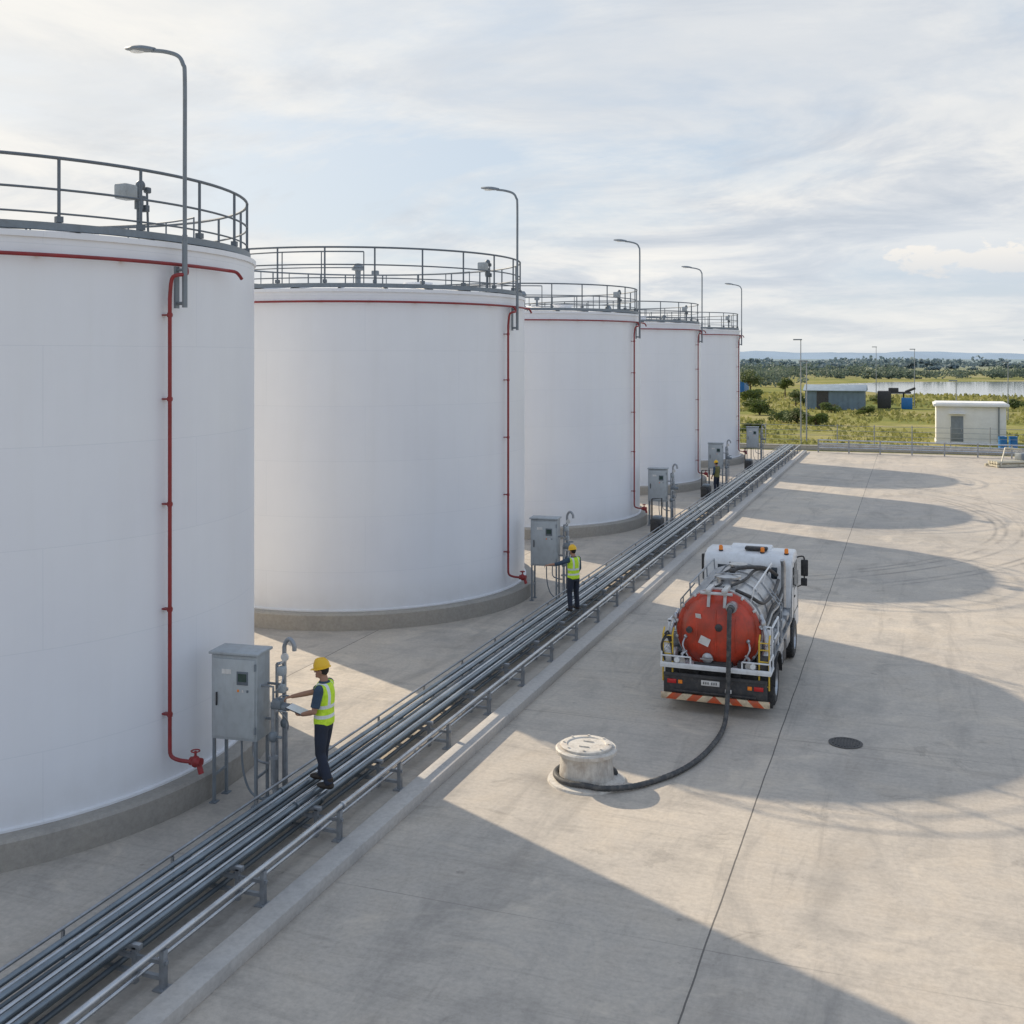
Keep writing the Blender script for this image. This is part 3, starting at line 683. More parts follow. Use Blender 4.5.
for s in (-1,1):
    b=MB(); b.tube([(s*.88,.7,1.2),(s*.88,3.6,1.2)],.11,14); b.box((s*.86,2.1,1.02),(.3,3.1,.05))
    for y in (.8,1.8,2.8,3.5): b.box((s*.88,y,1.18),(.25,.04,.3))
    b.obj('hose_tray','galv',tr)
    b=MB(); b.box((s*.87,1.9,.86),(.26,.7,.24),0,.02); b.obj('tool_locker','barrel',tr)
    b=MB(); b.box((s*.87,3.15,.8),(.26,.6,.36),0,.02); b.obj('tool_locker','steel',tr)
    b=MB(); b.tube([(s*.97,.55,.98),(s*.97,.55,1.6),(s*.97,1.5,1.6),(s*.97,1.5,1.0)],.022,6); b.tube([(s*.97,.55,1.3),(s*.97,1.5,1.3)],.018,6); b.obj('side_rail','truck_white',tr)
    b=MB(); b.box((s*.93,.42,1.25),(.07,.05,.8),0,.01); b.box((s*.87,.42,1.63),(.2,.05,.06),0,.01); b.obj('rear_frame','truck_white',tr)
    b=MB(); 
    for xx,yy in ((s*.99,1.75),(s*.99,2.0)): b.tube([(xx,yy,.55),(xx,yy,1.75),(s*.75,yy,2.05)],.014,6)
    for k in range(6): b.tube([(s*.99,1.75,.65+k*.2),(s*.99,2.0,.65+k*.2)],.012,6)
    b.obj('side_ladder','galv',tr)
for s in (-1,1):
    b=MB(); b.tube(catmull([(s*.86,.5,.95),(s*.9,.3,1.1),(s*.88,.35,1.5),(s*.77,.5,1.85)],4),.045,10,0); b.ell((s*.89,.3,1.12),(.08,.08,.11),0); b.ell((s*.82,.42,1.70),(.06,.06,.1),0); b.ring((s*.95,.2,1.35),.06,.01,12)
    b.obj('side_pipework','steel',tr)
    b=MB(); b.box((s*.86,.2,1.02),(.22,.26,.26),0,.02); b.box((s*.86,.06,1.02),(.16,.02,.18),0,.01); b.obj('valve_box','dark' if s>0 else 'barrel',tr)
    b=MB(); b.tube([(s*.62,.05,.9),(s*.62,.05,1.1),(s*.55,.12,1.14)],.03,8); b.lathe([(0,-.03),(.07,-.03),(.07,.0),(0,.0)],(s*.62,.0,.98),14,0,YM); b.obj('outlet_coupling','steel',tr)
b=MB()
for k in range(3): b.tube(catmull([(-.95,.1-.02*k,.95),(-1.0,.05-.02*k,1.25),(-.9,.08-.02*k,1.5-.05*k),(-.82,.1-.02*k,1.2),(-.8,.08-.02*k,.95)],6),.02,8)
b.obj('washdown_hose','black',tr)
b=MB(); b.box((0,.22,.86),(2.05,.5,.05),0,.01); b.box((0,-.02,.90),(2.04,.03,.07),0,.005); b.obj('rear_deck','truck_white',tr)
b=MB(); b.tube([(-.4,.1,.92),(-.1,.06,.93),(.2,.12,.92)],.035,8); b.box((.05,.2,.93),(.5,.2,.1),0,.02); b.box((.5,.15,.95),(.2,.2,.14),0,.02); b.obj('deck_gear','dark',tr)
b=MB()
for x in (-1.0,1.0): b.tube([(x,.0,.88),(x,.0,1.12),(x,.45,1.12),(x,.45,.88)],.018,6)
b.tube([(-1.0,-.02,1.06),(-.45,-.02,1.06)],.016,6); b.tube([(.5,-.02,1.06),(1.0,-.02,1.06)],.016,6)
for x in (-.45,.5): b.tube([(x,-.02,.9),(x,-.02,1.06)],.016,6)
b.obj('deck_rail','truck_white',tr)
for s in (-1,1):
    b=MB()
    for xx in (s*.98,s*.80): b.tube([(xx,.05,.55),(xx,.05,1.45),(xx,.18,1.55)],.016,6)
    for z in (.62,.85,1.08,1.3,1.43): b.tube([(s*.98,.05,z),(s*.80,.05,z)],.013,6)
    b.obj('ladder','yellow',tr)
b=MB(); b.box((0,-.03,.30),(2.0,.05,.12),0,.008); b.obj('bumper','chev',tr)
b=MB(); b.box((0,.02,.55),(1.9,.06,.36),0,.01); b.box((-.5,.1,.38),(.06,.2,.2)); b.box((.5,.1,.38),(.06,.2,.2)); b.box((0,-.03,.72),(1.9,.04,.05)); b.box((0,-.03,.42),(1.5,.04,.03)); b.obj('rear_panel','dark',tr)
for s in (-1,1):
    b=MB(); b.box((s*.85,.3,.36),(.34,.02,.42)); b.obj('mud_flap','black',tr)
    b=MB(); b.box((s*.80,-.02,.58),(.17,.03,.08),0,.008); b.obj('tail_lamp','lampred',tr)
    b=MB(); b.box((s*.64,-.02,.58),(.08,.03,.07),0,.008); b.obj('indicator_lamp','orange',tr)
    b=MB(); b.tube([(s*.7,.0,1.0),(s*.7,-.06,1.0)],.05,12); b.obj('work_lamp','lampglass',tr)
b=MB(); b.box((-.08,-.02,.6),(.34,.012,.1),0,.003); pl=b.obj('licence_plate','stickr',tr)
b=MB()
for k,x in enumerate((-.20,-.16,-.12,-.05,-.01,.03)): b.box((x,-.03,.6),(.016,.006,.045))
b.obj('plate_characters','black',pl)
b=MB(); b.box((.25,-.02,.48),(.12,.012,.07),0,.003); b.obj('small_plate','stickr',tr)
tr.scale=(.98,1,.955)

# ------------------------------------------------------------------ people
def ellring(c,rx,ry,n=20): return [(c[0]+rx*math.cos(2*math.pi*k/n),c[1]+ry*math.sin(2*math.pi*k/n),c[2]) for k in range(n)]
def torso(b,rows,inf=0): b.loft([ellring((0,cy,z),rx+inf,ry+inf) for z,rx,ry,cy in rows])
def capped(b,pts,rad,m=0):
    b.tube(pts,rad,12,m)
    for p,r_ in zip(pts,rad): b.ell(p,(r_,)*3,m,12)
def remesh(b,name,mat,parent,vox=.01,smooth=4):
    bmesh.ops.recalc_face_normals(b.bm,faces=b.bm.faces)
    me=bpy.data.meshes.new('tmp'); b.bm.to_mesh(me); b.bm.free()
    t=bpy.data.objects.new('tmp',me); COL.objects.link(t)
    r=t.modifiers.new('r','REMESH'); r.mode='VOXEL'; r.voxel_size=vox; r.use_smooth_shade=True
    s=t.modifiers.new('s','SMOOTH'); s.factor=.5; s.iterations=smooth
    dg=bpy.context.evaluated_depsgraph_get(); dg.update()
    nm=bpy.data.meshes.new_from_object(t.evaluated_get(dg)); nm.name=name
    bpy.data.objects.remove(t)
    nm.materials.clear(); nm.materials.append(M[mat]); nm.polygons.foreach_set('use_smooth',[True]*len(nm.polygons))
    o=bpy.data.objects.new(name,nm); COL.objects.link(o); link(o,parent); return o
def hand(b,w,d,nrm,side,curl=.5):
    d=Vector(d).normalized(); nrm=Vector(nrm); nrm=(nrm-d*nrm.dot(d)).normalized(); s=d.cross(nrm)*side
    w=Vector(w)
    rot=Matrix((s,d,nrm)).transposed().to_4x4()
    b.ell(w+d*.045,(.040,.055,.016),0,12,rot)
    for i,L in enumerate((.068,.076,.07,.055)):
        p=w+d*.085+s*(.030-.0205*i); pts=[p]; a=0
        for q in (.45,.32,.23):
            a+=curl*.75; p=p+(d*math.cos(a)+nrm*math.sin(a))*L*q*1.1; pts.append(p)
        capped(b,[w+d*.05+s*(.022-.015*i)]+pts,[.011,.0105,.0095,.0088,.008])
    t0=w+d*.025+s*.03; t1=t0+d*.028+s*.022+nrm*.012; t2=t1+d*.028+s*.006+nrm*.016
    capped(b,[t0,t1,t2],[.014,.012,.0095])
def person(loc,rotz,scale,label,armR,armL,legs,group=None,sleeve=0.0,vest='vest'):
    P=root('person',loc,label,'person',group,rotz); P.scale=(scale,)*3
    rows=[(.84,.13,.10,0),(.93,.165,.115,0),(1.0,.155,.11,0),(1.1,.14,.10,0.0),(1.22,.155,.115,.0),(1.34,.175,.12,0),(1.42,.165,.10,0),(1.47,.11,.08,-.005),(1.50,.065,.062,0),(1.58,.053,.056,.01)]
    b=MB(); torso(b,rows)
    (rs,re,rw),(ls,le,lw)=armR[:3],armL[:3]
    for S,E,Wr in ((rs,re,rw),(ls,le,lw)):
        S,E,Wr=Vector(S),Vector(E),Vector(Wr)
        capped(b,[S,(S+E)/2,E,E.lerp(Wr,.35),Wr],[.055,.05,.042,.041,.029])
    for hp_,kn,an in legs:
        capped(b,[hp_,(Vector(hp_)+Vector(kn))/2,kn,Vector(kn).lerp(Vector(an),.35),an],[.09,.078,.055,.055,.038])
        a=Vector(an); b.ell(a+Vector((0,.06,-.035)),(.04,.11,.035))
    hc=Vector((0,.035,1.66))
    b.ell(hc,(.076,.096,.105)); b.ell(hc+Vector((0,.02,-.06)),(.058,.072,.062)); b.ell(hc+Vector((0,.075,-.095)),(.028,.025,.02))
    b.tube([hc+Vector((0,.088,.012)),hc+Vector((0,.112,-.03))],[.009,.014],8); b.ell(hc+Vector((0,.108,-.032)),(.017,.014,.011))
    for s in (-1,1): b.ell(hc+Vector((s*.078,-.005,-.01)),(.01,.02,.032)); b.ell(hc+Vector((s*.03,.085,.026)),(.026,.012,.008))
    b.ell(hc+Vector((0,.09,-.06)),(.024,.012,.006)); b.ell(hc+Vector((0,.088,-.071)),(.02,.012,.006))
    for (S,E,Wr,nr,sd,cu) in (armR,armL): hand(b,Wr,Vector(Wr)-Vector(E),nr,sd,cu)
    body=remesh(b,'body','skin',P,.0075,2)
    for s in (-1,1):
        e=MB(); e.ell(hc+Vector((s*.03,.09,.008)),(.012,.007,.007)); e.obj('eye','black',body)
    e=MB(); e.ell(hc+Vector((0,-.012,.012)),(.081,.094,.098)); e.obj('hair','hair',P)
    b=MB(); torso(b,[(.83,.15,.115,0),(.93,.18,.128,0),(1.0,.17,.122,0),(1.05,.16,.115,0)])
    for hp_,kn,an in legs:
        hp2,k2,a2=Vector(hp_),Vector(kn),Vector(an)
        pts=[hp2,hp2.lerp(k2,.5),k2,k2.lerp(a2,.4),a2.lerp(k2,.12),a2.lerp(k2,-.02)]
        b.tube(pts,[.105,.095,.075,.072,.066,.068],16)
        b.ell(k2,(.078,)*3); b.ell(hp2,(.105,)*3); b.ell(k2.lerp(a2,.78)+Vector((0,.01,0)),(.073,.075,.025)); b.ell(k2.lerp(a2,.93),(.074,.076,.02))
    remesh(b,'trousers','denim',P,.012,4)
    for hp_,kn,an in legs:
        a=Vector(an); b=MB()
        b.tube([a+Vector((0,0,.09)),a+Vector((0,.0,0))],[.058,.06],14); b.ell(a+Vector((0,.065,-.03)),(.055,.13,.048)); b.ell(a+Vector((0,-.01,-.03)),(.052,.065,.05))
        remesh(b,'boot','boot',P,.009,3)
    b=MB(); torso(b,[(.96,.172,.124,0),(1.1,.155,.113,0.0),(1.22,.17,.128,.0),(1.34,.188,.132,0),(1.42,.178,.112,0),(1.475,.12,.09,-.005),(1.515,.078,.074,0)])
    for S,E,Wr in ((rs,re,rw),(ls,le,lw)):
        S,E,Wr=Vector(S),Vector(E),Vector(Wr)
        b.ell(S,(.072,.07,.07))
        if sleeve>0:
            b.ell(E,(.053,)*3); b.tube([S,S.lerp(E,.5),E],[.07,.066,.055],14); b.tube([E,E.lerp(Wr,.3),E.lerp(Wr,sleeve)],[.054,.05,.051],14)
        else: b.tube([S,S.lerp(E,.5),S.lerp(E,.82)],[.072,.07,.068],14)
    remesh(b,'shirt','navy',P,.011,4)
    b=MB(); torso(b,[(.90,.19,.142,0),(.96,.192,.145,.0),(1.1,.182,.136,0.0),(1.22,.19,.146,.0),(1.33,.197,.15,0),(1.40,.187,.136,0),(1.455,.165,.112,-.005),(1.495,.10,.092,0)])
    b.ell((.155,0,1.43),(.06,.09,.065)); b.ell((-.155,0,1.43),(.06,.09,.065))
    remesh(b,'safety_vest',vest,P,.012,4)
    b=MB(); prof=[(.113,.0),(.116,.02),(.112,.06),(.095,.10),(.062,.13),(.0,.142)]
    b.lathe(prof,(0,0,0),28); b.lathe([(.105,.0),(.128,-.006),(.130,.002),(.113,.012)],(0,0,0),28)
    b.ell((0,.115,.0),(.075,.055,.009)); b.tube(catmull([(0,-.1,.06),(0,-.06,.13),(0,.06,.13),(0,.1,.06)],4),.012,8)
    h=b.obj('helmet','helmet',P); h.location=hc+Vector((0,.0,.035)); h.scale=(.93,1.06,1.0); h.rotation_euler=(R(-12),0,0)
    return P
zrack=.49
armR=((.19,0,1.43),(.22,.27,1.26),(.14,.56,1.20),(0,0,-1),-1,.8)
armL=((-.19,0,1.43),(-.25,.05,1.13),(-.13,.28,1.04),(.2,0,1),-1,.7)
legs=[((.095,0,.90),(.13,.06,.50),(.16,.10,.085)),((-.095,0,.90),(-.12,.01,.50),(-.15,-.14,.085))]
p1=person((-7.76,13.62,zrack),R(97),.97,'worker in yellow helmet and hi-vis vest reaching to valve',armR,armL,legs)
b=MB(); b.box((0,0,0),(.22,.3,.012),0,.004,rot=(R(18),0,0)); b.box((0,0,.009),(.2,.27,.004),1,rot=(R(18),0,0))
tb=b.obj('clipboard',['dark','paper'],None); tag(tb,'clipboard with white paper held by the worker','clipboard')
mt=p1.matrix_basis@Vector((-.05,.39,1.075)); tb.location=mt; tb.rotation_euler=(0,0,R(96))
armR2=((.19,0,1.43),(.24,.01,1.15),(.22,.15,.93),(-1,0,0),-1,.6)
armL2=((-.19,0,1.43),(-.42,.16,1.33),(-.60,.34,1.30),(0,0,-1),1,.6)
armL3=((-.19,0,1.43),(-.26,-.01,1.14),(-.24,.14,.90),(1,0,0),1,.5)
legs2=[((.095,0,.90),(.13,.03,.50),(.17,.02,.085)),((-.095,0,.90),(-.13,.02,.50),(-.17,-.06,.085))]
p2=person((-7.54,25.0,zrack),R(60),.85,'worker in yellow helmet and hi-vis vest with one arm outstretched',armR2,armL2,legs2,sleeve=.42)
armR3=((.19,0,1.43),(.25,.02,1.15),(.23,.18,.95),(-1,0,0),-1,.5)
p3=person((-8.75,52.6,.004),R(60),.86,'distant worker in dark clothes standing beside the cabinets',armR3,armL3,legs2,sleeve=.42,vest='olive')

for i,(x,y) in enumerate(((-8.75,39.6),(-8.85,50.3),(-8.75,63.5))):
    pb=root('pump_unit',(x,y,.004),'small dark pump unit beside the pipes','pump','pump units beside the pipe rack')
    b=MB(); b.box((0,0,.35),(.4,.6,.5),0,.03); b.tube([(0,-.4,.4),(0,.4,.4)],.12,14); b.tube([(-.2,0,.45),(-.2,0,1.3)],.03,8); b.tube([(-.2,0,1.3),(.1,.3,1.3),(.1,.3,0)],.025,8); b.obj('pump_body','dark',pb)
    b=MB(); b.box((0,0,.64),(.3,.4,.1),0,.03); b.obj('cover','grey_paint',pb)

# ------------------------------------------------------------------ far side of the yard
gr=root('guard_rail',(-6,77.6,0),'low galvanised guard rail on posts along the yard edge','guard rail')
b=MB()
for z in (.35,.62,.85): b.tube([(0,0,z),(14,-.6,z)],.045,8)
b.box((7,-.3,.5),(14,.03,.12),0,rot=(0,0,-.043)); b.obj('rail','pipe_b',gr)
for k in range(8):
    b=MB(); b.box((k*2,-k*.086,.45),(.09,.09,.9)); b.obj('post','galv',gr)
pw=root('perimeter_wall',(-30,79.3,0),'low pale concrete perimeter wall','wall')
b=MB()
b.box((36,0,.15),(72,.22,.3),0,.01); b.box((36,0,.32),(72,.3,.05),0,.01); b.obj('wall_panel','kerbc',pw)
fe=root('fence',(-30,81.5,0),'thin wire fence on steel posts','fence')
for k in range(30):
    b=MB(); b.tube([(k*2.5,0,0),(k*2.5,0,1.7)],.035,6); b.obj('post','galv',fe)
b=MB()
for z in (.2,.55,.9,1.25,1.6): b.tube([(0,0,z),(72.5,0,z)],.014,4)
b.obj('wire','galv',fe)
bl=root('utility_building',(1.7,88.2,0),'small white flat-roofed utility building with grey door','building')
b=MB(); b.box((2.4,1.9,1.4),(4.8,3.8,2.8),0,.02); b.box((2.4,1.9,.1),(4.9,3.9,.2),0); b.obj('wall','bwhite',bl)
b=MB(); b.box((2.4,1.85,2.92),(5.2,4.3,.2),0,.02); b.box((2.4,1.85,3.06),(4.9,4.0,.08),0); b.obj('roof','roofw',bl)
b=MB(); b.box((1.45,-.012,1.05),(.85,.05,2.1),0,.01); dd=b.obj('door','grey_paint',bl)
b=MB(); b.box((1.75,-.06,1.05),(.04,.05,.16),0,.005); b.obj('handle','steel',dd)
b=MB(); b.box((1.45,-.25,2.3),(1.1,.5,.05),0,.01); b.obj('canopy','roofw',bl)
b=MB(); b.tube([(4.3,-.05,.1),(4.3,-.05,2.8)],.05,8); b.obj('downpipe','grey_paint',bl)
for k,(x,y) in enumerate(((6.0,84.6),(6.7,84.9))):
    b=MB(); b.lathe([(0,0),(.3,0),(.31,.03),(.29,.06),(.29,.3),(.31,.32),(.29,.34),(.29,.58),(.31,.6),(.29,.62),(.29,.86),(.31,.9),(.28,.9),(.27,.87),(0,.87)],seg=20); o=b.obj('drum','blue',None,loc=(x,y,0)); tag(o,'blue plastic drum standing beside the building','drum','blue drums')
sk=root('pipe_skid',(5.6,71.6,.004),'cream steel frame with pipes resting on the yard','equipment skid',rotz=R(35))
b=MB(); b.box((0,.5,.1),(3.0,.1,.14)); b.box((0,-.5,.1),(3.0,.1,.14))
for x in (-1.3,0,1.3): b.box((x,0,.1),(.1,1.1,.12))
b.tube([(-1.2,-.5,.15),(-.5,0,1.1)],.04,6); b.tube([(-.5,0,1.1),(.6,0,1.0)],.05,8); b.obj('frame','tubew',sk)
b=MB()
for k in range(4): b.tube([(-1.4,-.36+.22*k,.28),(1.4,-.36+.22*k,.28)],.09,10)
b.obj('pipe_bundle','tubew',sk)
b=MB(); b.box((.8,0,.55),(.8,.6,.45),0,.04); b.obj('engine_box','grey_paint',sk)
def shed(loc,w,d,h,mw_,mr,label,rot=0):
    s=root('industrial_shed',loc,label,'shed',rotz=rot)
    b=MB(); b.box((w/2,d/2,h/2),(w,d,h)); 
    for k in range(int(w/.6)): b.box((.3+k*.6,-.01,h/2),(.06,.05,h))
    b.obj('wall',mw_,s)
    b=MB(); b.merge(extr([(-.3,h),(-.3,h+.08),(d/2,h+.75),(d+.3,h+.08),(d+.3,h)],-.25,w+.25,.01)); b.obj('roof',mr,s)
    b=MB(); b.box((w*.3,-.03,1.2),(w*.2,.06,2.4)); b.obj('door','dark',s)
    return s
shed((-12.5,141,0),7.0,5,2.3,'shed','shedroof','blue-grey corrugated metal shed in the field')
shed((-38,205,0),9,6,2.6,'blue','shedroof','blue metal shed near the water')
cv=root('loading_platform',(-4.2,146,0),'small blue and dark steel structure with chutes','platform')
b=MB()
b.box((.9,1.2,1.1),(1.6,2.2,2.2),0,.04); b.box((2.3,1.25,2.0),(3.6,1.6,.22),0,.03); b.box((3.2,1.2,1.0),(.2,.2,2.0)); b.tube([(3.4,1,2.1),(4.6,1,2.6)],.16,8); b.box((2.0,1.2,2.35),(1.2,1.2,.5),0,.03); b.obj('platform_frame','dark',cv)
b=MB(); b.box((3.6,-.2,.7),(1.3,.9,1.4),0,.05); b.obj('water_box','blue',cv)

poles=[(-8.4,91,7.9),(-7.6,87,6.2),(.3,150,7.5),(3.5,100,4.5),(-5,172,8),(16,178,9),(9,120,6)]
b=MB(); b.tube([(0,0,0),(0,0,1)],[.06,.035],8); pm=b.mesh('pole',['galv'])
b=MB(); b.box((-.25,0,.0),(.7,.2,.1),0,.03); hm=b.mesh('lamp_head',['grey_paint'])
for x,y,h in poles:
    r_=root('light_pole',(x,y,0),'tall thin grey light pole beyond the yard','light pole','light poles beyond the yard')
    o=bpy.data.objects.new('pole',pm); COL.objects.link(o); o.scale=(1,1,h); link(o,r_)
    o=bpy.data.objects.new('lamp_head',hm); COL.objects.link(o); o.location=(0,0,h); link(o,r_)

# ------------------------------------------------------------------ vegetation
def leaves(b,c,rad,n,size,rng,flat=.6):
    for _ in range(n):
        while True:
            p=Vector((rng.uniform(-1,1),rng.uniform(-1,1),rng.uniform(-1,1)))
            if p.length<1: break
        p=Vector(c)+Vector((p.x*rad[0],p.y*rad[1],p.z*rad[2]))
        u=Vector((rng.gauss(0,1),rng.gauss(0,1),rng.gauss(0,1))).normalized(); v=u.orthogonal().normalized()
        s=size*rng.uniform(.6,1.3)
        b.quad([p-u*s,p-v*s*flat,p+u*s,p+v*s*flat])
def shrub_mesh(seed,w,h,n=10):
    rng=random.Random(seed); b=MB()
    for k in range(n):
        c=(rng.uniform(-w,w)*.7,rng.uniform(-w,w)*.7,rng.uniform(.25,.8)*h); r_=rng.uniform(.25,.45)*w
        leaves(b,c,(r_,r_,r_*.7),70,.11*max(1,w*.7),rng)
    return b.mesh('crown',['leaf'],smooth=False,fixn=False)
def shrub_trunk(seed,w,h):
    rng=random.Random(seed); b=MB()
    for k in range(6):
        b.tube([(0,0,0),(rng.uniform(-.2,.2)*w,rng.uniform(-.2,.2)*w,h*.35),(rng.uniform(-.6,.6)*w,rng.uniform(-.6,.6)*w,h*.8)],[.05,.04,.015],6)
    return b.mesh('trunk',['bark'])
sm=[(shrub_mesh(i,1.3,1.5,14),shrub_trunk(i,1.3,1.5)) for i in range(5)]
rng=random.Random(3)
spots=[(-10.5,110,1.3),(-8.6,108,1.0),(-12,112,1.0),(-16,125,1.2),(-5,128,.9),(3.5,132,1.0),(-9,134,1.0),(-18,137,1.3),(8,138,1.1),(-14,155,1.3),(12,150,1.1),(-22,160,1.6),(-4,160,1.2),(-15.5,92,1.1),(-13,95,.9),(-17,98,1.3)]
for i,(x,y,s) in enumerate(spots):
    r_=root('shrub',(x,y,0),'round green shrub growing in the rough grass','shrub','shrubs in the field')
    cm,tm=sm[i%5]
    o=bpy.data.objects.new('trunk',tm); COL.objects.link(o); link(o,r_)
    o=bpy.data.objects.new('crown',cm); COL.objects.link(o); link(o,r_)
    r_.scale=(s*1.2,s,s*.85); r_.rotation_euler=(0,0,rng.uniform(0,6))
def tree(seed,h):
    rng=random.Random(seed); b=MB(); b.tube([(0,0,0),(.1,0,h*.3),(.0,.1,h*.75)],[.2,.14,.05],8)
    L=[]
    for k in range(7):
        a=rng.uniform(0,6.28); z=h*rng.uniform(.3,.6); e=(math.cos(a)*h*.25,math.sin(a)*h*.25,z+h*.2); L.append(e)
        b.tube([(0.05,0,z),e],[.07,.02],6)
    tm=b.mesh('trunk',['bark'])
    b=MB()
    for e in L+[(0,0,h*.85),(.3,.2,h*.7)]:
        leaves(b,e,(h*.17,h*.17,h*.14),110,.2,rng)
    for k in range(8): leaves(b,(rng.uniform(-.3,.3)*h,rng.uniform(-.3,.3)*h,h*rng.uniform(.3,.9)),(h*.1,)*3,50,.18,rng)
    return tm,b.mesh('crown',['leaf'],smooth=False,fixn=False)
tt=[tree(11,4.5),tree(12,5.5)]
for i,(x,y,s) in enumerate(((-27,170,.8),(-24,176,.85),(-34,185,.85),(-19,180,.6),(-42,190,.9),(-16,100,.5),(-14.5,150,.5),(30,170,.5))):
    r_=root('tree',(x,y,0),'small green leafy tree in the field','tree','trees in the field')
    for nm,me in (('trunk',tt[i%2][0]),('crown',tt[i%2][1])):
        o=bpy.data.objects.new(nm,me); COL.objects.link(o); link(o,r_)
    r_.scale=(s*1.15,s*1.15,s); r_.rotation_euler=(0,0,i*1.3)
b=MB(); rng=random.Random(5)
for _ in range(20000):
    y=80+ (rng.random()**1.5)*120; x=rng.uniform(-30-(y-80)*.3,20+(y-80)*.35)
    if y<82.0 or noise.noise(Vector((x*.12,y*.06,0)))<-.12: continue
    if 1.2<x<8 and 84<y<93: continue
    s=rng.uniform(.08,.22)*(1+(y-80)/80); a=rng.uniform(0,3.14); u=Vector((math.cos(a),math.sin(a),0))*s*.7; p=Vector((x,y,0)); lean=Vector((rng.uniform(-.3,.3),rng.uniform(-.3,.3),1))*s*rng.uniform(.7,1.3)
    b.quad([p-u,p+u,p+u*.4+lean,p-u*.3+lean*.9])
o=b.obj('tall_grass','grassb',None,smooth=False,fixn=False); o['kind']='stuff'; tag(o,'rough tall yellow-green grass','grass')
def wood(name,mat,rows,hmin,hmax,lsz,nleaf,label,seed,wide=1.0):
    rng=random.Random(seed); b=MB()
    for (x0,x1,y0,y1,n) in rows:
        for _ in range(n):
            x=rng.uniform(x0,x1); y=rng.uniform(y0,y1); h=rng.uniform(hmin,hmax)*(0.8+.9*noise.noise(Vector((x*.02,y*.02,1))))
            for k in range(6):
                c=(x+rng.uniform(-.6,.6)*h*wide,y+rng.uniform(-.3,.3)*h,h*rng.uniform(.2,.75)); leaves(b,c,(h*.3*wide,h*.3,h*.22),nleaf,lsz,rng,.8)
    o=b.obj(name,mat,None,smooth=False,fixn=False); o['kind']='stuff'; tag(o,label,'woodland')
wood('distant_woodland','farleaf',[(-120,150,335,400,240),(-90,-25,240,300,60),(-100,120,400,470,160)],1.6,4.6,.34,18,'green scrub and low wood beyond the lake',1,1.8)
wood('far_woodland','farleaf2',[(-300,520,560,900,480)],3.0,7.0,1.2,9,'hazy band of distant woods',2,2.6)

# ------------------------------------------------------------------ light and sky
EL=R(30.5); sd=Vector((-.883*math.cos(EL),.470*math.cos(EL),math.sin(EL))).normalized()
sun=bpy.data.lights.new('sun','SUN'); sun.energy=5.0; sun.angle=R(.5); sun.color=(1,.86,.67)
so=bpy.data.objects.new('sun',sun); COL.objects.link(so); so.rotation_euler=(-sd).to_track_quat('-Z','Y').to_euler()
W=bpy.data.worlds.new('World'); scene.world=W; W.use_nodes=True; nt=W.node_tree
bg=nt.nodes['Background']; bg.inputs[1].default_value=.1
sky=N(nt,'ShaderNodeTexSky',sky_type='NISHITA'); sky.sun_disc=False; sky.sun_elevation=EL; sky.sun_rotation=math.atan2(sd.x,sd.y); sky.air_density=1.0; sky.dust_density=1.5
tc=N(nt,'ShaderNodeTexCoord').outputs['Generated']
sp=N(nt,'ShaderNodeSeparateXYZ'); nt.links.new(tc,sp.inputs[0])
z=math_(nt,'MAXIMUM',sp.outputs[2],0.0); zz=math_(nt,'ADD',z,.15)
cb=N(nt,'ShaderNodeCombineXYZ'); nt.links.new(math_(nt,'DIVIDE',sp.outputs[0],zz),cb.inputs[0]); nt.links.new(math_(nt,'DIVIDE',sp.outputs[1],zz),cb.inputs[1])
mv=mapping(nt,cb.outputs[0],(.9,1.0,1),(0,0,R(20)),(5.1,1.9,0))
n1=noi(nt,mv,.85,14,.62,.35); n2=noi(nt,mapping(nt,mv,loc=(3,7,0)),1.5,13,.62,.5)
mask=ramp(nt,n1,[(.37,(0,0,0)),(.46,(.6,.6,.6)),(.55,(1,1,1))])
cc=ramp(nt,n2,[(.36,(5.7,6.2,6.9)),(.46,(7.0,7.3,7.7)),(.54,(8.5,8.5,8.4)),(.64,(9.5,9.3,8.9))])
skyc=mixc(nt,.75,sky.outputs[0],(6.0,7.1,8.4))
c=mixc(nt,math_(nt,'MULTIPLY',mask,.95),skyc,cc)
az_=math_(nt,'ARCTAN2',sp.outputs[0],sp.outputs[1])
# heavier grey-blue cloud sheet high in the middle of the sky
sh=math_(nt,'DIVIDE',math_(nt,'SUBTRACT',sp.outputs[2],.17),.07,clamp=True)
sn=ramp(nt,noi(nt,mapping(nt,mv,loc=(8,2,0)),.8,12,.6,.5),[(.42,(0,0,0)),(.56,(1,1,1))])
c=mixc(nt,math_(nt,'MULTIPLY',math_(nt,'MULTIPLY',sh,sn),.6),c,(6.0,6.6,7.4))
cv2=N(nt,'ShaderNodeCombineXYZ'); nt.links.new(math_(nt,'MULTIPLY',az_,12.0),cv2.inputs[0]); nt.links.new(math_(nt,'MULTIPLY',sp.outputs[2],26.0),cv2.inputs[1])
n3=noi(nt,cv2.outputs[0],1.6,10,.6,.2)
da=math_(nt,'DIVIDE',math_(nt,'SUBTRACT',az_,R(2.2)),.085); dz_=math_(nt,'DIVIDE',math_(nt,'SUBTRACT',sp.outputs[2],.083),.018)
rr2=math_(nt,'SQRT',math_(nt,'ADD',math_(nt,'MULTIPLY',da,da),math_(nt,'MULTIPLY',dz_,dz_)))
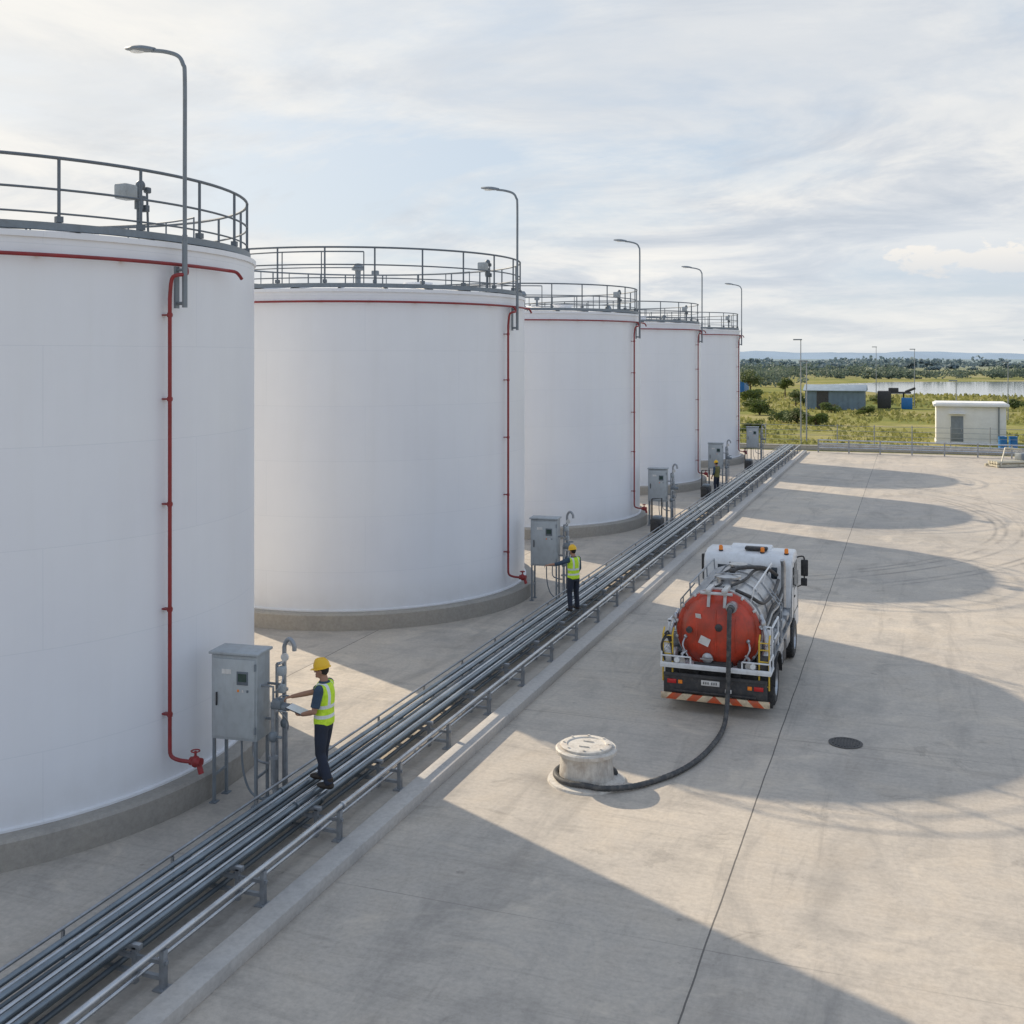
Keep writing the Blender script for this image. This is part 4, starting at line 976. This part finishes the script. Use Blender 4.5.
cu0=math_(nt,'ADD',math_(nt,'SUBTRACT',1.0,rr2),math_(nt,'MULTIPLY',math_(nt,'SUBTRACT',n3,.5),3.6))
gp=math_(nt,'SUBTRACT',1.0,math_(nt,'MULTIPLY',rr2,.33),clamp=True)
c=mixc(nt,math_(nt,'MULTIPLY',gp,.75),c,(6.7,7.3,8.0))
cu=ramp(nt,cu0,[(.3,(0,0,0)),(.5,(1,1,1))])
c=mixc(nt,math_(nt,'MULTIPLY',cu,.85),c,mixc(nt,ramp(nt,sp.outputs[2],[(.07,(0,0,0)),(.092,(1,1,1))]),(7.6,7.7,7.8),(9.5,9.1,8.5)))
hz=math_(nt,'SUBTRACT',1.0,math_(nt,'DIVIDE',z,.07,clamp=True),clamp=True)
c=mixc(nt,math_(nt,'MULTIPLY',hz,.7),c,(7.7,7.95,8.0))
up=math_(nt,'DIVIDE',math_(nt,'SUBTRACT',sp.outputs[2],.33),.4,clamp=True)
c=mixc(nt,math_(nt,'MULTIPLY',up,.85),c,(4.1,5.2,7.2))
vd=N(nt,'ShaderNodeVectorMath',operation='DOT_PRODUCT'); nt.links.new(tc,vd.inputs[0]); vd.inputs[1].default_value=tuple(sd)
# the sky opposite the sun is clearer, darker and bluer
op=math_(nt,'DIVIDE',math_(nt,'SUBTRACT',.15,vd.outputs['Value']),.6,clamp=True)
c=mixc(nt,math_(nt,'MULTIPLY',op,.7),c,(5.3,6.4,8.4))
gl=math_(nt,'POWER',math_(nt,'MAXIMUM',vd.outputs['Value'],0.0),7.0)
c=mixc(nt,math_(nt,'MULTIPLY',gl,.8),c,(10.4,10.0,9.2))
nt.links.new(c,bg.inputs[0])

# ------------------------------------------------------------------ camera
cam=bpy.data.cameras.new('camera'); cam.sensor_width=36; cam.lens=1100/1024*36; cam.shift_y=-155/1024; cam.clip_end=12000; cam.clip_start=.1
co=bpy.data.objects.new('camera',cam); COL.objects.link(co); co.location=(0,0,6.5); co.rotation_euler=(R(90),0,math.atan(400/1100))
scene.camera=co
scene.view_settings.view_transform='Standard'; scene.view_settings.look='None'; scene.view_settings.exposure=0
